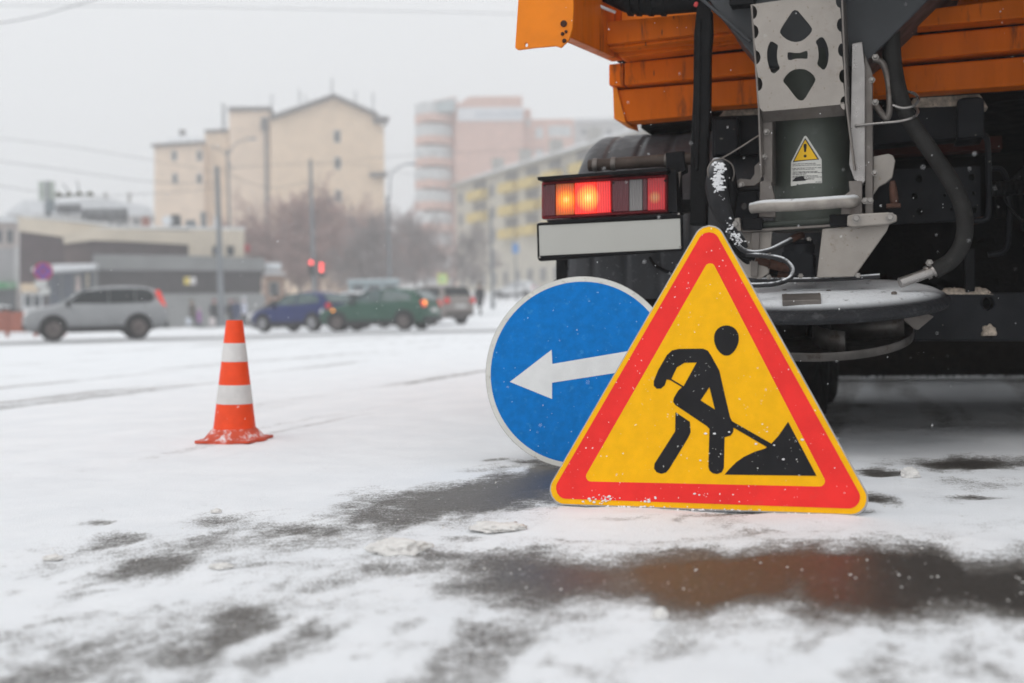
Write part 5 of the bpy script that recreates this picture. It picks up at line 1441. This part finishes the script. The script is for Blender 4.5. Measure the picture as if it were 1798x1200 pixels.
for (x0, y0, x1, y1, mt, nm) in ((285, 374, 303, 403, ROOFS, "roof_dish"), (248, 381, 263, 400, bm_("brick_red", (0.32, 0.14, 0.11)), "roof_chimney"), (298, 377, 318, 402, bm_("unit_dark", (0.08, 0.085, 0.09)), "roof_unit"),
                                 (325, 386, 345, 402, METG, "roof_unit"), (205, 390, 212, 402, METG, "roof_unit"), (352, 372, 362, 404, METG, "roof_vent"), (376, 380, 388, 404, ROOFS, "roof_vent")):
    b = B(); p0, p1 = fp.loc(x0, y1, 4), fp.loc(x1, y0, 4)
    if nm == "roof_dish": b.lathe([(.1, 0), ((p1.x - p0.x) / 2, .3), ((p1.x - p0.x) / 2 * .9, .5)], ((p0.x + p1.x) / 2, 4, (p0.z + p1.z) / 2), AV, n=20); b.tube([((p0.x + p1.x) / 2, 4, p0.z), ((p0.x + p1.x) / 2, 4, (p0.z + p1.z) / 2)], .06, 6)
    else:
        w_ = p1.x - p0.x
        b.prism([(p0.x, 4, p0.z), (p1.x, 4, p0.z), (p1.x - w_ * .06, 4, p1.z - .15), (p1.x - w_ * .15, 4, p1.z), (p0.x + w_ * .15, 4, p1.z), (p0.x + w_ * .06, 4, p1.z - .15)], (0, w_, 0))
    b.build(nm, mt, rp)
# roof lettering on posts
LET = M("roof_letters", (0.13, 0.13, 0.14), 0.7)
def roofsign(body, x0, x1, y0, y1, label, v=5.0):
    a, c = fp.loc(x0, y1, v), fp.loc(x1, y0, v)
    o = empty("rooftop_sign", fp.O + fp.U * a.x + fp.V * a.y + Vector((0, 0, a.z)), 0, label, "rooftop sign")
    t = text_mesh("lettering", body, (c.z - a.z) * 1.3, LET, o, (0, 0, 0), (R(90), 0, 0), .06)
    t.scale.x = (c.x - a.x) / max(.1, t.dimensions.x)
    b = B()
    for k in range(5):
        x = (c.x - a.x) * k / 4
        b.tube([(x, .12, -1.6), (x, .12, c.z - a.z)], .05, 5)
    b.tube([(0, .12, 0), (c.x - a.x, .12, 0)], .05, 5); b.tube([(0, .12, c.z - a.z), (c.x - a.x, .12, c.z - a.z)], .05, 5)
    b.build("frame", METG, o)
    b = B(); b.box(((c.x - a.x) / 2, .2, (c.z - a.z) / 2), (c.x - a.x, .05, (c.z - a.z) * 1.05)); b.build("backing_board", M("sign_board", (0.34, 0.35, 0.36), 0.7), o)
    return o
roofsign("Киров", 99, 143, 360, 374, "short dark roof lettering, the upper left of the two words")
roofsign("Кировский", 145, 226, 368, 388, "longer dark roof lettering, the lower right of the two words")

# pale buildings behind and beside the pavilion
fb = Frame((P(150, 560, 110).x, 110, 0), -18)
rb = fb.root("building", "wide low pale house under a snowy roof, showing above the pavilion", "building")
fpr(fb, "wall", bm_("pale_render", (0.56, 0.54, 0.52)), [(18, 580), (18, 375), (265, 378), (265, 580)], 0, 10, rb)
fpr(fb, "roof", ROOFS, [(8, 376), (40, 352), (180, 348), (262, 362), (272, 379)], -.5, 11, rb)
for x in (170, 190, 212, 235): fwin(fb, rb, x, 384, x + 9, 396, 0)
for x in (182, 224): fpr(fb, "chimney", GREYW, [(x, 360), (x, 338), (x + 6, 338), (x + 6, 360)], 3, 1, rb)
fe = Frame((P(10, 560, 88).x, 88, 0), -24)
re_ = fe.root("building", "pinkish grey house cut off by the left edge, with a green shop sign", "building")
fpr(fe, "wall", bm_("pink_grey_render", (0.46, 0.40, 0.375)), [(-60, 590), (-60, 391), (31, 391), (33, 590)], 0, 10, re_)
fpr(fe, "roof", ROOFS, [(-62, 391), (-40, 378), (25, 380), (33, 391)], -.5, 11, re_)
fpr(fe, "grey_wall", bm_("grey_panel_wall", (0.33, 0.33, 0.34)), [(-60, 500), (-60, 436), (24, 436), (24, 500)], -.4, .4, re_)
fpr(fe, "white_pilaster", WFR, [(24, 500), (24, 432), (35, 432), (35, 500)], -.5, .5, re_)
for x in (-30, -8, 11): fwin(fe, re_, x, 403, x + 13, 428, 0)
sg = fpr(fe, "shop_sign", M("shop_green", (0.04, 0.30, 0.10), 0.5), [(-40, 507), (-40, 496), (29, 496), (29, 507)], -1.0, .5, re_)
p = fe.loc(13, 505, -1.06)
text_mesh("lettering", "Нев", .42, M("letter_white", (0.75, 0.75, 0.72), 0.6), sg, p, (R(90), 0, 0), .03)
fpr(fe, "shop_window", WIN, [(-40, 545), (-40, 508), (28, 508), (28, 545)], -.3, .3, re_)
fk = Frame((P(60, 560, 66).x, 66, 0), -22)
rk = fk.root("kiosk", "small cream and white kiosk left of the pavilion entrance", "kiosk")
fpr(fk, "body", M("kiosk_white", (0.58, 0.59, 0.60), 0.6, var=.1), [(38, 575), (38, 512), (75, 512), (75, 575)], 0, 2.5, rk)
fpr(fk, "fascia", bm_("kiosk_cream", (0.62, 0.50, 0.36)), [(36, 513), (36, 498), (66, 498), (66, 513)], -.3, 3, rk)
fwin(fk, rk, 42, 518, 56, 540, 0); fwin(fk, rk, 58, 518, 72, 540, 0)
# far grey block above the cream one, right
fz_ = Frame((P(1080, 560, 230).x, 230, 7), 0)
rz_ = fz_.root("apartment_building", "faint grey block fading into the snowfall above the cream block's roof", "building")
fpr(fz_, "wall", bm_("far_grey", (0.42, 0.42, 0.42)), [(1010, 520), (1010, 214), (1225, 206), (1225, 520)], 0, 14, rz_)
fpr(fz_, "roof", ROOFS, [(1008, 214), (1012, 208), (1222, 199), (1228, 206)], -.5, 15, rz_)
for k in range(9):
    for y in (226, 250): fwin(fz_, rz_, 1020 + k * 22, y, 1031 + k * 22, y + 12, 0)
fj = Frame((P(620, 560, 78).x, 78, 0), -6)
rj = fj.root("kiosk", "low teal kiosk with a snowy roof behind the green car", "kiosk")
fpr(fj, "body", M("kiosk_teal", (0.30, 0.38, 0.40), 0.6, var=.2), [(612, 560), (612, 496), (700, 494), (700, 560)], 0, 3, rj)
fpr(fj, "roof", M("kiosk_roof", (0.42, 0.48, 0.50), 0.7), [(608, 496), (612, 491), (700, 489), (704, 494)], -.4, 4, rj)
for x in (618, 646, 674): fwin(fj, rj, x, 501, x + 22, 520, 0)
fo = Frame((P(480, 560, 92).x, 92, 0), -12)
ro = fo.root("kiosk", "orange brown booth at the right end of the pavilion", "kiosk")
fpr(fo, "body", bm_("booth_brown", (0.36, 0.22, 0.15)), [(466, 570), (466, 482), (498, 482), (498, 570)], 0, 3, ro)
fpr(fo, "roof", ROOFS, [(464, 483), (466, 478), (498, 478), (500, 483)], -.4, 4, ro)
fwin(fo, ro, 472, 495, 490, 520, 0)

# red barrier beside the silver car
fbr = Frame((P(20, 560, 47).x, 47, 0), 0)
rbr = fbr.root("barrier_fence", "red pedestrian barrier fence running behind the silver car's bonnet", "fence")
RD = M("barrier_red", (0.32, 0.10, 0.065), 0.7, var=0.2)
for x0, x1 in ((-40, 8), (10, 58), (60, 108), (110, 130)):
    fpr(fbr, "panel", RD, [(x0, 584), (x0, 549), (x1, 547), (x1, 583)], 0, .06, rbr)
    fpr(fbr, "post", RD, [(x0 - 1, 592), (x0 - 1, 546), (x0 + 3, 546), (x0 + 3, 592)], -.08, .2, rbr)

# ================================================================ POSTS, LIGHTS, SIGNS
def post(name, label, cat, px, d, ytop, r0, r1, px_top=None, arms=(), group=None, mat=None):
    g0 = at(px, d); tp_ = P(px_top if px_top is not None else px, ytop, d) - g0
    root = empty(name, g0, 0, label, cat, group)
    b = B(); b.tube([(0, 0, -.1), (0, 0, .5), (0, 0, .55), (0, 0, tp_.z * .5), (0, 0, tp_.z)], [r0 * 1.35, r0 * 1.35, r0, (r0 + r1) / 2, r1], 12); b.build("pole", mat or METG, root, sm=40)
    for pts, head in arms:
        q_ = [P(x, y, d) - g0 for x, y in pts]
        b = B(); b.tube(catmull(q_, 5), .05, 7); b.build("arm", mat or METG, root, sm=60)
        if head:
            e = q_[-1]; s = 1 if q_[-1].x > q_[0].x else -1
            b = B(); b.lathe([(.02, -.4), (.13, -.30), (.16, .1), (.10, .35), (.02, .40)], e + Vector((s * .3, 0, 0)), Matrix.Rotation(R(90 * s), 3, 'Y') @ Matrix.Diagonal((.6, 1, 1)), n=12)
            b.build("lamp_head", M("lamp_head", (0.30, 0.31, 0.33), 0.5), root, sm=50)
    return root
post("lamp_post", "thick grey trolleybus post standing among the people on the pavement", "lamp post", 389, 66, 292, .20, .13)
post("lamp_post", "slim pole with a long curved lamp arm behind the thick grey post", "lamp post", 408, 88, 262, .12, .08, arms=[([(408, 300), (400, 275), (415, 252), (436, 244)], True), ([(400, 275), (385, 262), (368, 258)], False)])
post("lamp_post", "grey post carrying the red traffic lights in front of the bare trees", "traffic light pole", 553, 72, 280, .15, .10)
post("lamp_post", "pale lamp post right of the yellow house, its lamp arm reaching right", "lamp post", 686, 84, 345, .15, .10, arms=[([(685, 350), (686, 310), (700, 294), (716, 288)], True)])
post("lamp_post", "thin post standing before the cream block beside the walking person", "lamp post", 866, 72, 372, .10, .07)
post("lamp_post", "faint thin post with a blue plate in front of the cream block's right windows", "lamp post", 908, 92, 440, .07, .06)
fxx = bpy.data.objects.get("lamp_post.005")
b = B(); b.box((0, -.08, 4.2), (.55, .05, .8)); b.build("blue_plate", M("plate_blue", (0.10, 0.24, 0.50), 0.5), fxx)
# traffic lights
TLB = M("traffic_black", (0.04, 0.045, 0.05), 0.6)
TLR = M("traffic_red", (0.8, 0.05, 0.05), 0.4, emit=((1, .10, .09), 3.2))
TLO = M("traffic_off", (0.03, 0.05, 0.04), 0.3)
def tlight(px, py, d, lit, label, n=3):
    p = P(px, py, d)
    root = empty("traffic_light", p, 0, label, "traffic light")
    b = B(); b.box((0, 0, -.30), (.34, .22, 1.0)); b.build("housing", TLB, root, bevel=.04)
    for k in range(n):
        b = B(); b.lathe([(.125, 0), (.12, .03), (.06, .055), (.01, .06)], (0, -.11, .02 - .31 * k), AV, n=18); b.build("lamp", TLR if k in lit else TLO, root, sm=50)
        b = B(); b.prism([(.15 * math.cos(R(a)), -.11, .02 - .31 * k + .15 * math.sin(R(a))) for a in range(0, 181, 15)] + [(.13 * math.cos(R(a)), -.11, .02 - .31 * k + .13 * math.sin(R(a))) for a in range(180, -1, -15)], (0, -.2, 0)); b.build("hood", TLB, root)
    b = B(); b.box((0, .18, -.3), (.08, .2, .08)); b.build("bracket", TLB, root)
    return root
tlight(547, 462, 71.6, (0,), "traffic light with one red lamp lit, left of the post")
tlight(565, 466, 71.0, (0, 1), "traffic light showing two red lamps one above the other, right of the post")
b = B(); q_ = P(432, 436, 80); b.lathe([(.30, -.03), (.30, .03)], q_, AV, n=24)
o = b.build("round_sign", M("sign_far_red", (0.55, 0.05, 0.07), 0.5)); tag(o, "small round red sign above the pavilion's right corner", "sign")
b = B(); b.tube([(q_.x, q_.y + .1, gz(q_.x, q_.y)), (q_.x, q_.y + .1, q_.z)], .04, 6); b.build("pole", METG, o)
# no-stopping sign
g0 = at(76, 36)
rs = empty("no_stopping_sign", g0, 0, "round blue and red no stopping sign with white plates below it, behind the silver car", "road sign")
pp = P(76, 477, 36) - g0
b = B(); b.tube([(0, .05, 0), (0, .05, pp.z)], .03, 8); b.build("pole", METG, rs)
b = B(); b.lathe([(.01, -.015), (.30, -.015), (.30, .015), (.01, .015)], pp, AV, n=28); b.build("red_disc", M("nostop_red", (0.42, 0.05, 0.14), 0.5), rs)
b = B(); b.lathe([(.01, -.005), (.225, -.005), (.225, .005), (.01, .005)], pp + Vector((0, -.02, 0)), AV, n=28); b.build("blue_disc", M("nostop_blue", (0.14, 0.09, 0.40), 0.5), rs)
b = B()
for s in (1, -1): b.box(pp + Vector((0, -.032, 0)), (.46, .008, .05), Matrix.Rotation(R(45 * s), 3, 'Y'))
b.build("red_cross", M("nostop_red", (0.42, 0.05, 0.14)), rs)
b = B()
for (x0, y0, x1, y1) in ((62, 492, 82, 506), (70, 506, 88, 518)):
    a, c = P(x0, y1, 36) - g0, P(x1, y0, 36) - g0
    b.prism([(a.x, -.02, a.z), (c.x, -.02, a.z), (c.x, -.02, c.z), (a.x, -.02, c.z)], (0, .02, 0))
b.build("plate", M("plate_white", (0.60, 0.61, 0.60), 0.6), rs)
g0 = at(777, 70); pp = P(777, 490, 70) - g0
rs = empty("crossing_sign", g0, 0, "fluorescent yellow green crossing sign left of the cream block", "road sign")
b = B(); b.tube([(0, .05, 0), (0, .05, pp.z)], .04, 8); b.build("pole", METG, rs)
b = B(); b.box(pp, (.55, .03, .60)); b.build("sign_plate", M("fluo_yellow", (0.58, 0.66, 0.12), 0.5), rs)
b = B(); b.box(pp + Vector((0, -.025, 0)), (.38, .01, .42)); b.build("blue_panel", M("cross_blue", (0.42, 0.56, 0.30), 0.5), rs)
# cell antenna mast on the pavilion roof
p = P(85, 386, 80)
ra = empty("antenna_mast", p, 0, "mast with greenish antenna panels on the pavilion's left roof", "antenna mast")
tz = (P(85, 318, 80) - p).z
b = B(); b.tube([(0, 0, -.6), (0, 0, tz)], .13, 8); b.tube([(0, 0, 0), (0, 0, tz * .45)], .26, 8); b.build("pole", METG, ra)
for dx in (-.36, .36):
    b = B(); b.box((dx, -.1, tz * .74), (.40, .2, tz * .50)); b.build("antenna_panel", M("antenna_panel", (0.36, 0.40, 0.36), 0.6, var=.15), ra, bevel=.05)
b = B(); b.box((.25, -.15, tz * .35), (.5, .4, .8)); b.build("radio_box", M("radio_box", (0.16, 0.19, 0.21), 0.6), ra, bevel=.04)

# overhead wires: each hangs on its own
WIRE = M("wire", (0.10, 0.105, 0.11), 0.7)
def wire(pts, r, label, d0, d1, group="overhead wires"):
    p_ = []
    for i, (x, y) in enumerate(pts):
        p_.append(P(x, y, d0 + (d1 - d0) * i / (len(pts) - 1)))
    b = B(); b.tube(catmull(p_, 6), r * .7, 5)
    o = b.build("overhead_wire", WIRE, sm=60); return tag(o, label, "wire", group)
wire([(-60, 49), (60, 30), (186, -6)], .010, "dark wire crossing the top left corner of the sky", 18, 22)
wire([(-60, 10), (300, 12), (700, 20), (960, 26)], .012, "faint wire running along the very top of the sky", 40, 44)
wire([(-60, 275), (100, 297), (270, 320), (388, 322)], .022, "wire sloping down to the thick grey post above the antenna mast", 62, 66)
wire([(-60, 316), (40, 333), (140, 345), (270, 340), (388, 330)], .022, "lower wire sagging past the antenna mast to the thick post", 62, 66)
wire([(388, 300), (470, 330), (553, 318)], .022, "wire slung between the thick grey post and the traffic light post", 66, 72)
wire([(-60, 236), (150, 262), (388, 304)], .018, "topmost faint wire reaching the thick grey post from the left", 60, 66)
wire([(553, 290), (620, 288), (686, 300), (800, 322)], .02, "wire running right from the traffic light post past the yellow house", 72, 90)
wire([(388, 296), (553, 286), (760, 270), (960, 262)], .018, "high wire crossing in front of the yellow house and the tower block", 66, 80)
# trolleybus line hardware
p = P(120, 343, 44)
rt = empty("trolley_fitting", p, 0, "trolleybus wire hanger with four dark insulators above the pavilion", "wire hanger")
b = B(); b.tube([P(100, 347, 44) - p, P(163, 340, 44) - p], .022, 6); b.build("bar", WIRE, rt)
for x, y in ((103, 341), (121, 341), (139, 340), (158, 340)):
    c = P(x, y, 44) - p
    b = B(); b.lathe([(.02, .10), (.05, .05), (.12, .0), (.16, -.04), (.15, -.07)], c, n=12); b.build("insulator", M("insulator", (0.07, 0.07, 0.035), 0.6), rt, sm=50)
for x0, y0, x1, y1 in ((121, 338, 110, 322), (139, 336, 135, 317)):
    b = B(); b.tube([P(x0, y0, 44) - p, P(x1, y1, 44) - p], .018, 5); b.build("hanger", WIRE, rt)

# ================================================================ BARE TREES
def tree_meshes(seed, h, spread, n1, twig=0.016):
    rnd = random.Random(seed)
    tb, cb_ = B(), B()
    def branch(p, d, L_, r, lvl):
        pts = [p]; q_ = p.copy(); dd = d.copy()
        n = 4 if lvl < 3 else 3
        for i in range(n):
            dd = (dd + Vector((rnd.gauss(0, .16), rnd.gauss(0, .16), rnd.gauss(.05, .10)))).normalized()
            q_ = q_ + dd * (L_ / n); pts.append(q_.copy())
        rad = [max(twig, r * (1 - .6 * i / n)) for i in range(n + 1)]
        (tb if lvl == 0 else cb_).tube(pts, rad, 7 if lvl == 0 else (4 if lvl < 2 else 3), cap=False)
        if lvl >= 4: return
        kids = (n1, 7, 6, 6)[lvl]
        for k in range(kids):
            t = (.35 if lvl == 0 else .2) + (.65 if lvl == 0 else .8) * (k + rnd.random()) / kids
            i = min(n - 1, int(t * n)); base = pts[i].lerp(pts[i + 1], t * n - i)
            a = rnd.uniform(0, 2 * math.pi)
            dr = (pts[i + 1] - pts[i]).normalized()
            sd = dr.orthogonal().normalized(); sd = Matrix.Rotation(a, 3, dr) @ sd
            nd = (dr * rnd.uniform(.5, .9) + sd * spread * rnd.uniform(.6, 1.1)).normalized()
            branch(base, nd, L_ * rnd.uniform(.45, .68), max(twig, rad[i] * .55), lvl + 1)
    branch(Vector((0, 0, -.1)), Vector((rnd.gauss(0, .05), 0, 1)), h * .62, h * .017, 0)
    return tb, cb_
TRKM = M("bark", (0.10, 0.078, 0.072), 0.9, var=0.25, scale=3)
TWA = M("twigs_reddish", (0.37, 0.245, 0.225), 0.9, var=0.25, scale=1)
TWB = M("twigs_grey", (0.29, 0.25, 0.245), 0.9, var=0.25, scale=1)
protos = []
for i, (h, sp_, n1, tw, mt) in enumerate(((7.0, .95, 11, .016, TWA), (6.0, 1.1, 12, .016, TWA), (7.5, .8, 10, .015, TWB))):
    tb, cb_ = tree_meshes(20 + i, h, sp_, n1, tw)
    me_t, me_c = bpy.data.meshes.new("trunk"), bpy.data.meshes.new("crown")
    tb.bm.to_mesh(me_t); cb_.bm.to_mesh(me_c); tb.bm.free(); cb_.bm.free()
    me_t.materials.append(TRKM); me_c.materials.append(mt)
    print("tree faces", len(me_c.polygons))
    protos.append((me_t, me_c))
def tree(k, px, d, s, rz, label):
    g0 = at(px, d)
    root = empty("bare_tree", g0, R(rz), label, "tree", "bare trees in the street"); root.scale = (s, s, s)
    for nm, me in zip(("trunk", "crown"), protos[k]):
        o = bpy.data.objects.new(nm, me); C.objects.link(o); o.parent = root
for a in ((0, 445, 104, 1.38, 0, "reddish bare tree just right of the pavilion's cream block"), (1, 490, 100, 1.85, 70, "broad reddish bare tree above the orange brown booth"),
          (0, 530, 106, 1.85, 140, "tall reddish bare tree left of the traffic lights"), (1, 578, 100, 1.75, 200, "bushy reddish bare tree just right of the traffic lights"),
          (0, 618, 104, 1.62, 260, "reddish bare tree before the yellow house's small windows"), (2, 660, 82, 1.05, 30, "dark single trunked bare tree behind the green car"),
          (1, 652, 108, 1.3, 310, "reddish bare tree at the right corner of the yellow house"), (2, 708, 98, .92, 100, "grey bare tree below the curved lamp arm"),
          (2, 748, 96, .98, 190, "grey bare tree below the tower block's balconies"), (2, 790, 108, .95, 330, "grey bare tree against the cream block's left end"),
          (1, 725, 116, 1.2, 30, "low bushy bare tree between the yellow house and the tower block"), (2, 1072, 190, 2.6, 45, "faint tall bare tree showing beneath the truck's orange planks")):
    tree(*a)

# ploughed snow ridge along the pavement, a street surface piece
b = B(); rows = []
for i in range(161):
    x = -34 + 34 * i / 160; y = 62 + 0.10 * (x + 15)
    hh = .12 + .12 * noise.fractal((x * .7, 0, 1), .8, 2, 4)
    rows.append([b.bm.verts.new((x, y + dy, gz(x, y) + z_)) for dy, z_ in ((-1.3, -.03), (-.8, hh * .6), (-.2, hh), (.5, hh * .8), (1.2, -.03))])
for i in range(160):
    for k in range(4): b.bm.faces.new([rows[i][k], rows[i + 1][k], rows[i + 1][k + 1], rows[i][k + 1]])
o = b.build("snow_bank", CSNOW, sm=180); tag(o, kind='structure')

# ================================================================ FALLING SNOW AND AIR
rnd = random.Random(11)
fl_me = B()
base = [Vector(p) for p in ((1, 0, 0), (-1, 0, 0), (0, 1, 0), (0, -1, 0), (0, 0, 1), (0, 0, -1))]
fcs = ((0, 2, 4), (2, 1, 4), (1, 3, 4), (3, 0, 4), (2, 0, 5), (1, 2, 5), (3, 1, 5), (0, 3, 5))
for _ in range(3000):
    d = 1.9 + 22 * rnd.random() ** 1.25
    x = rnd.uniform(-.55, .55) * d; z = rnd.uniform(0.02, .5 + .34 * d)
    s = rnd.uniform(.0006, .0015) * (1 if d < 6 else 1.5)
    rot = Matrix.Rotation(R(25), 3, 'Y')
    q_ = Vector((s, s, s * rnd.uniform(1.0, 2.2)))
    v_ = [fl_me.bm.verts.new(Vector((x, d, z)) + rot @ Vector((p.x * q_.x, p.y * q_.y, p.z * q_.z))) for p in base]
    for f in fcs: fl_me.bm.faces.new([v_[i] for i in f])
me = bpy.data.meshes.new("falling_snow"); fl_me.bm.to_mesh(me); fl_me.bm.free()
me.materials.append(M("snowflake", (0.88, 0.89, 0.90), 0.8)); me.shade_smooth()
o = bpy.data.objects.new("falling_snow", me); C.objects.link(o)
tag(o, "light snowflakes falling through the whole scene", "falling snow", kind='stuff')

hb_ = B(); hb_.box((0, 265, 34), (1240, 690, 71))
hm = bpy.data.materials.new("haze"); hm.use_nodes = True
hn = hm.node_tree; hn.nodes.clear()
ho = hn.nodes.new("ShaderNodeOutputMaterial"); pv = hn.nodes.new("ShaderNodeVolumePrincipled")
pv.inputs["Color"].default_value = (0.97, 0.975, 0.98, 1); pv.inputs["Density"].default_value = 0.0032; pv.inputs["Anisotropy"].default_value = 0.2
hn.links.new(pv.outputs[0], ho.inputs["Volume"])
o = hb_.build("haze", hm); tag(o, "pale snowy air filling the street", "haze", kind='stuff')
o.display_type = 'WIRE'
